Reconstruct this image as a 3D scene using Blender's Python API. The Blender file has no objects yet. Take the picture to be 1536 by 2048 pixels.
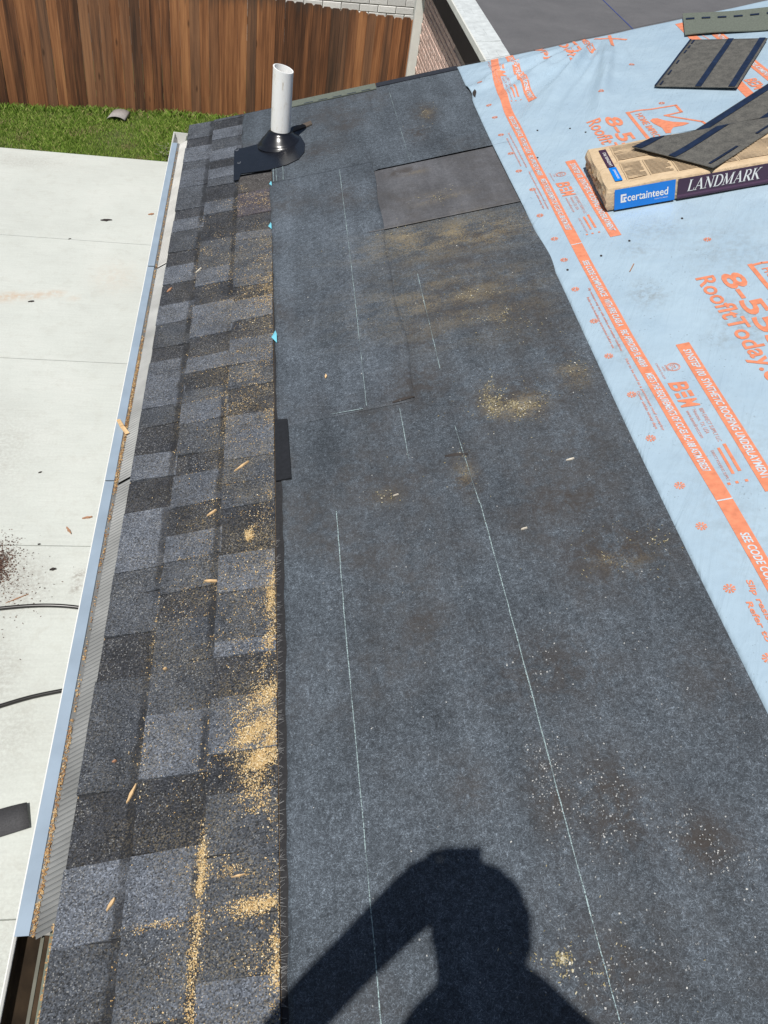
import bpy, bmesh, math, random
import numpy as np
from mathutils import Vector, Matrix

random.seed(7)
rng = np.random.default_rng(11)
scene = bpy.context.scene
COL = scene.collection

# ------------------------------------------------------------------ camera, sky, sun, exposure
cam_data = bpy.data.cameras.new('camera')
cam = bpy.data.objects.new('camera', cam_data)
COL.objects.link(cam)
cam_data.sensor_fit = 'VERTICAL'
cam_data.sensor_height = 24.0
cam_data.lens = 24.0 * 1711.1 / 2048.0
cam_data.clip_start = 0.02
cam_data.clip_end = 500
CAM_R = Vector((0.98691828, -0.0982601, 0.12781728))
CAM_U = Vector((-0.02337218, 0.69723211, 0.71646433))
CAM_F = Vector((0.15951817, 0.71007911, -0.68581456))
CAM_P = Vector((0.334, 0.0, 1.684))
M = Matrix((CAM_R, CAM_U, -CAM_F)).transposed().to_4x4()
M.translation = CAM_P
cam.matrix_world = M
scene.camera = cam

SUN = Vector((0.253, 0.386, -0.887)).normalized()        # the way the sunlight travels
world = bpy.data.worlds.new('World')
scene.world = world
world.use_nodes = True
wn = world.node_tree.nodes
sky = wn.new('ShaderNodeTexSky')
sky.sky_type = 'NISHITA'
sky.sun_disc = False
sky.sun_elevation = math.radians(62.5)
sky.sun_rotation = math.atan2(-SUN.x, -SUN.y)
world.node_tree.links.new(sky.outputs[0], wn['Background'].inputs[0])
wn['Background'].inputs[1].default_value = 0.05
sun_data = bpy.data.lights.new('sun', 'SUN')
sun_data.energy = 4.9
sun_data.angle = math.radians(0.53)
sun_data.color = (1.0, 0.965, 0.91)
sun = bpy.data.objects.new('sun', sun_data)
COL.objects.link(sun)
sun.location = (-5, -8, 18)
sun.rotation_euler = SUN.to_track_quat('-Z', 'Y').to_euler()
scene.view_settings.view_transform = 'Standard'
scene.view_settings.look = 'None'
scene.view_settings.exposure = 0.0
scene.view_settings.gamma = 1.0
scene.view_settings.use_curve_mapping = False

# ------------------------------------------------------------------ roof frame of reference
SL = 0.297                               # slope of the roof, radians
CS, SN = math.cos(SL), math.sin(SL)
RAKE = 4.48                              # far edge of the roof along the eave
GROUND = -3.0


def rp(v, u, h=0.0):
    """v metres up the slope from the eave, u metres along the eave, h metres off the deck"""
    return (v * CS - h * SN, u, v * SN + h * CS)


# ------------------------------------------------------------------ material helpers
def new_mat(name):
    m = bpy.data.materials.new(name)
    m.use_nodes = True
    nt = m.node_tree
    return m, nt, nt.nodes['Principled BSDF']


def nd(nt, kind, **kw):
    n = nt.nodes.new(kind)
    for k, v in kw.items():
        if k == 'inp':
            for a, b in v.items():
                n.inputs[a].default_value = b
        else:
            setattr(n, k, v)
    return n


def ramp(nt, fac, stops):
    r = nd(nt, 'ShaderNodeValToRGB')
    cr = r.color_ramp
    while len(cr.elements) < len(stops):
        cr.elements.new(0.5)
    for e, (p, c) in zip(cr.elements, stops):
        e.position = p
        e.color = (c, c, c, 1) if isinstance(c, (int, float)) else (*c, 1)
    nt.links.new(fac, r.inputs[0])
    return r.outputs[0]


def noise(nt, co, scale, detail=3.0, rough=0.5, dist=0.0):
    n = nd(nt, 'ShaderNodeTexNoise', inp={'Scale': scale, 'Detail': detail, 'Roughness': rough, 'Distortion': dist})
    nt.links.new(co, n.inputs['Vector'])
    return n.outputs['Fac']


def mixc(nt, fac, a, b, mode='MIX'):
    m = nd(nt, 'ShaderNodeMix', data_type='RGBA', blend_type=mode)
    for sock, val in ((m.inputs[0], fac), (m.inputs[6], a), (m.inputs[7], b)):
        if isinstance(val, (int, float)):
            sock.default_value = val
        elif isinstance(val, tuple):
            sock.default_value = (*val, 1)
        else:
            nt.links.new(val, sock)
    return m.outputs[2]


def mth(nt, op, a, b=0.0):
    m = nd(nt, 'ShaderNodeMath', operation=op)
    for i, val in enumerate((a, b)):
        if isinstance(val, (int, float)):
            m.inputs[i].default_value = val
        else:
            nt.links.new(val, m.inputs[i])
    return m.outputs[0]


def geo_pos(nt):
    return nd(nt, 'ShaderNodeNewGeometry').outputs['Position']


def mapped(nt, co, scale=(1, 1, 1), rot=(0, 0, 0)):
    m = nd(nt, 'ShaderNodeMapping')
    m.inputs['Scale'].default_value = scale
    m.inputs['Rotation'].default_value = rot
    nt.links.new(co, m.inputs['Vector'])
    return m.outputs[0]


def bump(nt, b, height, strength, dist=0.002):
    n = nd(nt, 'ShaderNodeBump', inp={'Strength': strength, 'Distance': dist})
    nt.links.new(height, n.inputs['Height'])
    nt.links.new(n.outputs[0], b.inputs['Normal'])


def simple(name, col, rough=0.6, metal=0.0, var=0.0, scale=20.0, spec=0.5):
    m, nt, b = new_mat(name)
    b.inputs['Roughness'].default_value = rough
    b.inputs['Metallic'].default_value = metal
    b.inputs['Specular IOR Level'].default_value = spec
    if var:
        f = noise(nt, geo_pos(nt), scale, 4)
        lo = tuple(max(0, c * (1 - var)) for c in col)
        hi = tuple(min(1, c * (1 + var)) for c in col)
        nt.links.new(ramp(nt, f, [(0.25, lo), (0.75, hi)]), b.inputs['Base Color'])
    else:
        b.inputs['Base Color'].default_value = (*col, 1)
    return m


# --- shingle granules: dark, medium and light blends
def shingle_mat(name, c):
    m, nt, b = new_mat(name)
    pos = geo_pos(nt)
    oi = nd(nt, 'ShaderNodeObjectInfo')
    v = nd(nt, 'ShaderNodeTexVoronoi', inp={'Scale': 400.0})
    nt.links.new(pos, v.inputs['Vector'])
    sep = nd(nt, 'ShaderNodeSeparateColor')
    nt.links.new(v.outputs['Color'], sep.inputs[0])
    lo = tuple(x * 0.32 for x in c)
    hi = tuple(x * 2.2 for x in c)
    gran = ramp(nt, sep.outputs[0], [(0.0, lo), (0.45, c), (0.8, tuple(x * 1.25 for x in c)), (1.0, hi)])
    patch = ramp(nt, noise(nt, pos, 10, 5, 0.65), [(0.3, 0.70), (0.7, 1.26)])
    col = mixc(nt, 1.0, gran, patch, 'MULTIPLY')
    v2 = nd(nt, 'ShaderNodeTexVoronoi', inp={'Scale': 300.0})
    nt.links.new(pos, v2.inputs['Vector'])
    sep2 = nd(nt, 'ShaderNodeSeparateColor')
    nt.links.new(v2.outputs['Color'], sep2.inputs[0])
    speck = mth(nt, 'MULTIPLY', ramp(nt, sep2.outputs[1], [(0.80, 0.0), (0.85, 1.0)]), ramp(nt, v2.outputs['Distance'], [(0.30, 0.9), (0.5, 0.0)]))
    speck = mth(nt, 'MULTIPLY', speck, ramp(nt, noise(nt, pos, 11, 3), [(0.38, 0.15), (0.6, 0.85)]))
    col = mixc(nt, speck, col, (0.33, 0.335, 0.33))
    sx = nd(nt, 'ShaderNodeSeparateXYZ')
    nt.links.new(pos, sx.inputs[0])
    vv = mth(nt, 'ADD', mth(nt, 'MULTIPLY', sx.outputs[0], CS), mth(nt, 'MULTIPLY', sx.outputs[2], SN))
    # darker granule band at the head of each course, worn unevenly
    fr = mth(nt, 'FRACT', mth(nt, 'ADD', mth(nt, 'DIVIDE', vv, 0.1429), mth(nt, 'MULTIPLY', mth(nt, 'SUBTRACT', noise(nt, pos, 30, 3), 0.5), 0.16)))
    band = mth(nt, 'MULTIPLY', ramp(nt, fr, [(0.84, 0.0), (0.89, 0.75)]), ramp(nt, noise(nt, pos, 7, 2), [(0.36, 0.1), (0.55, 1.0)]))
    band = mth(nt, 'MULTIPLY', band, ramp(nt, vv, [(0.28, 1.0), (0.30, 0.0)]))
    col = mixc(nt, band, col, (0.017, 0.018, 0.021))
    rv = ramp(nt, oi.outputs['Random'], [(0, 0.86), (1, 1.14)])
    col = mixc(nt, 1.0, col, rv, 'MULTIPLY')
    # yellowish wood dust settled between the granules
    dn = noise(nt, pos, 9, 4, 0.6)
    dfine = noise(nt, pos, 260, 2, 0.6)
    dust = mth(nt, 'MULTIPLY', ramp(nt, dn, [(0.37, 0.0), (0.62, 0.75)]), ramp(nt, dfine, [(0.50, 0.0), (0.60, 0.6)]))
    dust = mth(nt, 'MULTIPLY', dust, ramp(nt, vv, [(0.06, 0.25), (0.40, 1.0)]))
    dust = mth(nt, 'MULTIPLY', dust, ramp(nt, mth(nt, 'MULTIPLY', sx.outputs[1], 0.2), [(0.62, 1.0), (0.74, 0.0)]))
    col = mixc(nt, dust, col, (0.34, 0.275, 0.16))
    nt.links.new(col, b.inputs['Base Color'])
    b.inputs['Roughness'].default_value = 0.9
    b.inputs['Specular IOR Level'].default_value = 0.25
    bump(nt, b, v.outputs['Distance'], 0.5, 0.0018)
    return m


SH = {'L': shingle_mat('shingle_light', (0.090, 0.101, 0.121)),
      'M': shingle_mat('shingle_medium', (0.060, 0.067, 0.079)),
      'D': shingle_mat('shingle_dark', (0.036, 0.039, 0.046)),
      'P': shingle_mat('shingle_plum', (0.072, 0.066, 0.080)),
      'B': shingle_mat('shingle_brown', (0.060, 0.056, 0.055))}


# --- black felt underlayment
def felt_mat(name, dark, light, fibre, smooth=False):
    m, nt, b = new_mat(name)
    pos = geo_pos(nt)
    big = noise(nt, pos, 4.5, 5, 0.62)
    mid = noise(nt, pos, 70, 5, 0.78)
    fine = noise(nt, pos, 330, 2, 0.75)
    # crossing light fibres
    fib = None
    for k, r in enumerate((0.2, 0.95, 1.75, 2.5)):
        f = noise(nt, mapped(nt, mapped(nt, pos, (1, 1, 1), (0, 0, r)), (760, 130, 260)), 1.0, 2, 0.55, 0.3)
        fib = f if fib is None else mth(nt, 'MAXIMUM', fib, f)
    s = mth(nt, 'ADD', mth(nt, 'MULTIPLY', mid, 0.5), mth(nt, 'MULTIPLY', fine, 0.5))
    col = ramp(nt, s, [(0.36, dark), (0.64, light)])
    col = mixc(nt, mth(nt, 'MULTIPLY', ramp(nt, fib, [(0.59, 0.0), (0.74, fibre)]), ramp(nt, mid, [(0.36, 0.35), (0.6, 1.0)])), col, tuple(min(1, x * 3.1) for x in light))
    col = mixc(nt, 1.0, col, ramp(nt, big, [(0.28, 0.72), (0.5, 1.0), (0.72, 1.24)]), 'MULTIPLY')
    # faint rub marks up the slope and along the sheet
    rub = noise(nt, mapped(nt, pos, (14, 1.6, 14)), 1.0, 4, 0.6)
    col = mixc(nt, 1.0, col, ramp(nt, rub, [(0.35, 0.84), (0.65, 1.14)]), 'MULTIPLY')
    scuff = mth(nt, 'MULTIPLY', ramp(nt, noise(nt, pos, 2.1, 4, 0.6, 0.5), [(0.48, 0.0), (0.64, 0.55)]), ramp(nt, noise(nt, pos, 24, 5, 0.75), [(0.36, 0.1), (0.6, 1.0)]))
    col = mixc(nt, scuff, col, (0.058, 0.052, 0.048))
    at = nd(nt, 'ShaderNodeAttribute', attribute_name='dirt')
    dirt = mth(nt, 'MULTIPLY', at.outputs['Fac'], ramp(nt, noise(nt, pos, 21, 6, 0.75, 0.6), [(0.40, 0.05), (0.56, 0.9)]))
    col = mixc(nt, dirt, col, (0.046, 0.038, 0.033))
    at2 = nd(nt, 'ShaderNodeAttribute', attribute_name='dust')
    dust = mth(nt, 'MULTIPLY', at2.outputs['Fac'], ramp(nt, mth(nt, 'MULTIPLY', noise(nt, pos, 230, 3, 0.8), ramp(nt, noise(nt, mapped(nt, pos, (7, 15, 10)), 1.0, 4, 0.6), [(0.32, 0.72), (0.66, 1.18)])), [(0.44, 0.0), (0.60, 0.8)]))
    col = mixc(nt, dust, col, (0.27, 0.215, 0.125))
    nt.links.new(col, b.inputs['Base Color'])
    b.inputs['Roughness'].default_value = 0.8
    b.inputs['Specular IOR Level'].default_value = 0.3
    bump(nt, b, s, 0.35, 0.002)
    return m


FELT = felt_mat('felt', (0.0235, 0.0285, 0.0350), (0.079, 0.095, 0.1135), 0.95)
FELT_PALE = felt_mat('felt_pale', (0.0270, 0.0330, 0.0410), (0.086, 0.103, 0.124), 0.95)
FELT_SMOOTH = felt_mat('felt_smooth', (0.068, 0.070, 0.078), (0.112, 0.114, 0.124), 0.3)


# --- pale blue woven plastic sheet
def blue_mat():
    m, nt, b = new_mat('blue_sheet')
    pos = geo_pos(nt)
    base = ramp(nt, noise(nt, pos, 6, 4), [(0.3, (0.335, 0.445, 0.54)), (0.7, (0.385, 0.50, 0.59))])
    at = nd(nt, 'ShaderNodeAttribute', attribute_name='dirt')
    grime = mth(nt, 'MULTIPLY', at.outputs['Fac'], ramp(nt, noise(nt, pos, 45, 5, 0.7), [(0.42, 0.0), (0.62, 0.75)]))
    col = mixc(nt, grime, base, (0.21, 0.215, 0.20))
    sc = mth(nt, 'MULTIPLY', ramp(nt, noise(nt, pos, 150, 2, 0.5), [(0.66, 0.0), (0.72, 0.7)]),
             ramp(nt, noise(nt, pos, 8, 3), [(0.45, 0.0), (0.6, 1.0)]))
    col = mixc(nt, sc, col, (0.16, 0.18, 0.19))
    nt.links.new(col, b.inputs['Base Color'])
    b.inputs['Roughness'].default_value = 0.30
    b.inputs['Specular IOR Level'].default_value = 0.5
    bump(nt, b, mth(nt, 'ADD', noise(nt, pos, 9, 3, 0.5), mth(nt, 'MULTIPLY', noise(nt, mapped(nt, mapped(nt, pos, (1, 1, 1), (0, 0, 0.5)), (26, 2.2, 26)), 1.0, 3, 0.6, 0.6), 0.9)), 0.32, 0.02)
    return m


BLUE = blue_mat()
PRINT = simple('orange_print', (0.67, 0.235, 0.13), 0.5, var=0.18, scale=60)
PRINT_FAINT = simple('faint_orange_print', (0.60, 0.30, 0.25), 0.5, var=0.12, scale=90)
PRINT_GAP = simple('pale_blue_print', (0.52, 0.60, 0.66), 0.5)
CHALK, _nt, _b = new_mat('chalk')
_n = noise(_nt, geo_pos(_nt), 320, 3, 0.7)
_nt.links.new(ramp(_nt, _n, [(0.40, (0.06, 0.075, 0.09)), (0.56, (0.36, 0.47, 0.48))]), _b.inputs['Base Color'])
_b.inputs['Roughness'].default_value = 0.9


# --- concrete
def concrete_mat():
    m, nt, b = new_mat('concrete')
    pos = geo_pos(nt)
    a = noise(nt, pos, 1.1, 5, 0.6)
    f = noise(nt, pos, 60, 4, 0.7)
    col = ramp(nt, a, [(0.25, (0.47, 0.49, 0.458)), (0.55, (0.53, 0.555, 0.52)), (0.8, (0.57, 0.59, 0.555))])
    col = mixc(nt, 1.0, col, ramp(nt, f, [(0.3, 0.94), (0.7, 1.05)]), 'MULTIPLY')
    # broom streaks across the slab
    st = noise(nt, mapped(nt, pos, (1.2, 14, 1)), 3.0, 4, 0.6)
    col = mixc(nt, 1.0, col, ramp(nt, st, [(0.3, 0.96), (0.6, 1.02)]), 'MULTIPLY')
    wt = noise(nt, pos, 7, 6, 0.75, 0.4)
    col = mixc(nt, ramp(nt, wt, [(0.52, 0.0), (0.68, 0.30)]), col, (0.40, 0.395, 0.35))
    at = nd(nt, 'ShaderNodeAttribute', attribute_name='dirt')
    g = mth(nt, 'MULTIPLY', at.outputs['Fac'], ramp(nt, noise(nt, pos, 38, 6, 0.75), [(0.40, 0.0), (0.58, 0.9)]))
    col = mixc(nt, g, col, (0.17, 0.13, 0.105))
    at2 = nd(nt, 'ShaderNodeAttribute', attribute_name='rust')
    g2 = mth(nt, 'MULTIPLY', at2.outputs['Fac'], ramp(nt, noise(nt, pos, 16, 4, 0.6), [(0.35, 0.1), (0.55, 0.8)]))
    col = mixc(nt, g2, col, (0.50, 0.34, 0.22))
    sp = noise(nt, pos, 75, 2, 0.5)
    col = mixc(nt, ramp(nt, sp, [(0.74, 0.0), (0.78, 0.4)]), col, (0.22, 0.2, 0.17))
    nt.links.new(col, b.inputs['Base Color'])
    b.inputs['Roughness'].default_value = 0.9
    bump(nt, b, f, 0.2, 0.003)
    return m


CONCRETE = concrete_mat()


# --- stained cedar pickets
def wood_mat():
    m, nt, b = new_mat('cedar')
    pos = geo_pos(nt)
    oi = nd(nt, 'ShaderNodeObjectInfo')
    rnd = oi.outputs['Random']
    cmb = nd(nt, 'ShaderNodeCombineXYZ')
    nt.links.new(mth(nt, 'MULTIPLY', rnd, 37.0), cmb.inputs[0])
    add = nd(nt, 'ShaderNodeVectorMath', operation='ADD')
    nt.links.new(pos, add.inputs[0])
    nt.links.new(cmb.outputs[0], add.inputs[1])
    p = add.outputs[0]
    grain = noise(nt, mapped(nt, p, (60, 60, 1.2)), 1.0, 5, 0.7, 0.5)
    broad = noise(nt, mapped(nt, p, (16, 16, 0.9)), 1.0, 3, 0.6)
    s = mth(nt, 'ADD', mth(nt, 'MULTIPLY', grain, 0.5), mth(nt, 'MULTIPLY', broad, 0.5))
    s = mth(nt, 'ADD', s, mth(nt, 'MULTIPLY', mth(nt, 'SUBTRACT', rnd, 0.5), 0.30))
    col = ramp(nt, s, [(0.30, (0.045, 0.023, 0.014)), (0.43, (0.125, 0.054, 0.026)), (0.56, (0.255, 0.108, 0.046)), (0.72, (0.42, 0.195, 0.082))])
    gsel = mth(nt, 'FRACT', mth(nt, 'MULTIPLY', rnd, 7.31))
    col = mixc(nt, ramp(nt, gsel, [(0.45, 0.0), (0.9, 0.38)]), col, mixc(nt, s, (0.04, 0.032, 0.026), (0.21, 0.15, 0.105)))
    # knots
    v = nd(nt, 'ShaderNodeTexVoronoi', inp={'Scale': 1.0})
    nt.links.new(mapped(nt, p, (5, 5, 1.5)), v.inputs['Vector'])
    kn = ramp(nt, v.outputs['Distance'], [(0.04, 0.7), (0.10, 0.0)])
    col = mixc(nt, kn, col, (0.035, 0.018, 0.01))
    # weathered grey-black band near the tops
    sep = nd(nt, 'ShaderNodeSeparateXYZ')
    nt.links.new(pos, sep.inputs[0])
    top = mth(nt, 'ADD', sep.outputs[2], mth(nt, 'MULTIPLY', noise(nt, mapped(nt, p, (22, 22, 2)), 1.0, 4), 0.5))
    col = mixc(nt, ramp(nt, mth(nt, 'ADD', top, 2.0), [(0.66, 0.0), (0.86, 0.8)]), col, (0.052, 0.042, 0.034))
    nt.links.new(col, b.inputs['Base Color'])
    b.inputs['Roughness'].default_value = 0.75
    b.inputs['Specular IOR Level'].default_value = 0.3
    bump(nt, b, grain, 0.4, 0.004)
    return m


CEDAR = wood_mat()


def brick_mat(name, lo, hi, blotch):
    m, nt, b = new_mat(name)
    pos = geo_pos(nt)
    oi = nd(nt, 'ShaderNodeObjectInfo')
    n1 = noise(nt, pos, 38, 5, 0.7)
    col = ramp(nt, n1, [(0.3, lo), (0.68, hi)])
    col = mixc(nt, ramp(nt, noise(nt, pos, 21, 3), [(0.55, 0.0), (0.7, 0.8)]), col, blotch)
    col = mixc(nt, 1.0, col, ramp(nt, oi.outputs['Random'], [(0, 0.88), (1, 1.1)]), 'MULTIPLY')
    nt.links.new(col, b.inputs['Base Color'])
    b.inputs['Roughness'].default_value = 0.85
    bump(nt, b, n1, 0.8, 0.006)
    return m


WHITE_BRICK = brick_mat('white_brick', (0.74, 0.72, 0.68), (0.88, 0.87, 0.84), (0.80, 0.78, 0.74))
PINK_BRICK = brick_mat('pink_brick', (0.52, 0.34, 0.28), (0.72, 0.55, 0.47), (0.66, 0.58, 0.52))
MORTAR = simple('mortar', (0.17, 0.16, 0.145), 0.95, var=0.2, scale=30)
MORTAR_PINK = simple('mortar_pink', (0.36, 0.29, 0.25), 0.95, var=0.2, scale=30)
PVC = None


def pvc_mat():
    m, nt, b = new_mat('pvc')
    pos = geo_pos(nt)
    s = noise(nt, mapped(nt, pos, (60, 60, 14)), 1.0, 5, 0.65)
    col = ramp(nt, s, [(0.3, (0.88, 0.90, 0.91)), (0.60, (0.88, 0.88, 0.86)), (0.70, (0.62, 0.57, 0.49)), (0.80, (0.30, 0.27, 0.24))])
    nt.links.new(col, b.inputs['Base Color'])
    b.inputs['Roughness'].default_value = 0.35
    return m


PVC = pvc_mat()
RUBBER = simple('black_boot', (0.010, 0.011, 0.015), 0.24, var=0.2, scale=40, spec=0.6)
TROUGH_WHITE = simple('white_gutter_paint', (0.74, 0.74, 0.71), 0.4, var=0.05, scale=12)
ALU = simple('aluminium', (0.42, 0.52, 0.62), 0.38, 0.35, var=0.1, scale=14)
MESH_ALU = simple('grey_aluminium_mesh', (0.25, 0.255, 0.25), 0.5, 0.4, var=0.28, scale=9)
GALV = simple('galvanised_flashing', (0.66, 0.70, 0.70), 0.45, 0.15, var=0.16, scale=16)
GUNK_SHADE = simple('gutter_sludge_and_shade', (0.07, 0.045, 0.025), 0.95, var=0.5, scale=25)
WHITE_TRIM = simple('white_trim', (0.66, 0.67, 0.63), 0.55, var=0.07, scale=8)
DARK_TRIM = simple('brown_frieze', (0.035, 0.027, 0.027), 0.8, var=0.15, scale=8)
OSB = simple('deck_wood', (0.30, 0.20, 0.10), 0.9, var=0.3, scale=50)
SIDING = simple('house_siding', (0.55, 0.52, 0.46), 0.8, var=0.08, scale=6)
TAR = simple('tar_strip', (0.012, 0.018, 0.040), 0.30, var=0.5, scale=90)
TAR_NAVY = simple('navy_edge', (0.009, 0.018, 0.046), 0.45, var=0.4, scale=40)
BLACK_TUBE = simple('black_hose', (0.018, 0.017, 0.016), 0.3, var=0.2, scale=30)
SHARD = simple('shingle_back', (0.052, 0.052, 0.056), 0.85, var=0.3, scale=120)
SCRAP_GREY = simple('weathered_scrap', (0.30, 0.28, 0.27), 0.85, var=0.2, scale=40)


def shingle_back_mat():
    m, nt, b = new_mat('shingle_underside')
    pos = geo_pos(nt)
    f = noise(nt, pos, 190, 4, 0.7)
    g = noise(nt, pos, 30, 4, 0.6)
    s = mth(nt, 'ADD', mth(nt, 'MULTIPLY', f, 0.6), mth(nt, 'MULTIPLY', g, 0.4))
    nt.links.new(ramp(nt, s, [(0.38, (0.050, 0.050, 0.047)), (0.62, (0.135, 0.130, 0.116))]), b.inputs['Base Color'])
    b.inputs['Roughness'].default_value = 0.85
    bump(nt, b, f, 0.3, 0.002)
    return m


UNDERSIDE = shingle_back_mat()
STARTER = simple('grey_green_starter', (0.118, 0.135, 0.112), 0.9, var=0.25, scale=150)


def kraft_mat():
    m, nt, b = new_mat('kraft_paper')
    pos = geo_pos(nt)
    n1 = noise(nt, pos, 22, 5, 0.6)
    nt.links.new(ramp(nt, n1, [(0.3, (0.53, 0.395, 0.245)), (0.7, (0.63, 0.485, 0.32))]), b.inputs['Base Color'])
    b.inputs['Roughness'].default_value = 0.6
    bump(nt, b, noise(nt, pos, 45, 4, 0.6, 0.6), 0.5, 0.012)
    return m


KRAFT = kraft_mat()
KRAFT_PRINT = simple('brown_ink', (0.41, 0.31, 0.20), 0.6, var=0.18, scale=160)
LABEL_BLUE = simple('blue_label', (0.004, 0.19, 0.66), 0.4, var=0.06, scale=20)
LABEL_PLUM = simple('plum_label', (0.052, 0.022, 0.050), 0.4, var=0.1, scale=20)
LABEL_PLUM2 = simple('plum_label_band', (0.095, 0.040, 0.085), 0.4)
LABEL_WHITE = simple('white_ink', (0.78, 0.78, 0.76), 0.5)


def island_mat(name, stops, rough=0.85):
    m, nt, b = new_mat(name)
    g = nd(nt, 'ShaderNodeNewGeometry')
    nt.links.new(ramp(nt, g.outputs['Random Per Island'], stops), b.inputs['Base Color'])
    b.inputs['Roughness'].default_value = rough
    return m


SAWDUST = island_mat('sawdust', [(0.0, (0.34, 0.21, 0.085)), (0.4, (0.54, 0.38, 0.17)), (0.8, (0.66, 0.50, 0.27)), (1.0, (0.78, 0.68, 0.48))])
GRIT = island_mat('gutter_grit', [(0.0, (0.24, 0.11, 0.045)), (0.5, (0.40, 0.24, 0.10)), (0.8, (0.48, 0.33, 0.16)), (1.0, (0.50, 0.42, 0.28))])
DUSTFLECK = island_mat('pale_fleck', [(0.0, (0.20, 0.16, 0.08)), (0.5, (0.33, 0.28, 0.15)), (0.9, (0.46, 0.42, 0.30)), (1.0, (0.75, 0.73, 0.68))])
BROWNFLECK = island_mat('brown_crumbs', [(0.0, (0.035, 0.018, 0.014)), (0.6, (0.085, 0.045, 0.032)), (1.0, (0.17, 0.10, 0.07))])
GRANULE = island_mat('loose_granules', [(0.0, (0.10, 0.11, 0.12)), (0.6, (0.24, 0.25, 0.26)), (1.0, (0.52, 0.52, 0.50))])
CHIPWOOD = simple('wood_chip', (0.62, 0.42, 0.22), 0.8, var=0.25, scale=70)
CHIPPALE = simple('pale_chip', (0.66, 0.60, 0.50), 0.8, var=0.2, scale=70)
CHIPRED = simple('reddish_chip', (0.36, 0.19, 0.11), 0.8, var=0.3, scale=70)
CHIPDARK = simple('dark_bit', (0.028, 0.022, 0.02), 0.8, var=0.3, scale=70)
GRASS = island_mat('grass_blades', [(0.0, (0.10, 0.185, 0.020)), (0.45, (0.185, 0.305, 0.040)), (0.8, (0.29, 0.41, 0.075)), (1.0, (0.48, 0.46, 0.18))], 0.6)


def soil_mat():
    m, nt, b = new_mat('lawn_soil')
    pos = geo_pos(nt)
    nt.links.new(ramp(nt, noise(nt, pos, 9, 6, 0.7), [(0.3, (0.045, 0.065, 0.016)), (0.6, (0.085, 0.10, 0.03)), (0.75, (0.15, 0.12, 0.06))]), b.inputs['Base Color'])
    b.inputs['Roughness'].default_value = 0.95
    return m


SOIL = soil_mat()


def membrane_mat():
    m, nt, b = new_mat('grey_membrane')
    pos = geo_pos(nt)
    n1 = noise(nt, pos, 3, 5, 0.65)
    n2 = noise(nt, pos, 110, 3, 0.7)
    col = ramp(nt, n1, [(0.3, (0.098, 0.098, 0.104)), (0.7, (0.125, 0.124, 0.130))])
    col = mixc(nt, 1.0, col, ramp(nt, n2, [(0.3, 0.85), (0.7, 1.15)]), 'MULTIPLY')
    nt.links.new(col, b.inputs['Base Color'])
    b.inputs['Roughness'].default_value = 0.85
    return m


MEMBRANE = membrane_mat()

# ------------------------------------------------------------------ object helpers


def tag(o, label=None, cat=None, group=None, kind=None):
    if label:
        o['label'] = label
    if cat:
        o['category'] = cat
    if group:
        o['group'] = group
    if kind:
        o['kind'] = kind
    return o


def empty(name, loc, label, cat, group=None):
    o = bpy.data.objects.new(name, None)
    o.location = loc
    o.empty_display_size = 0.1
    COL.objects.link(o)
    return tag(o, label, cat, group)


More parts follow.
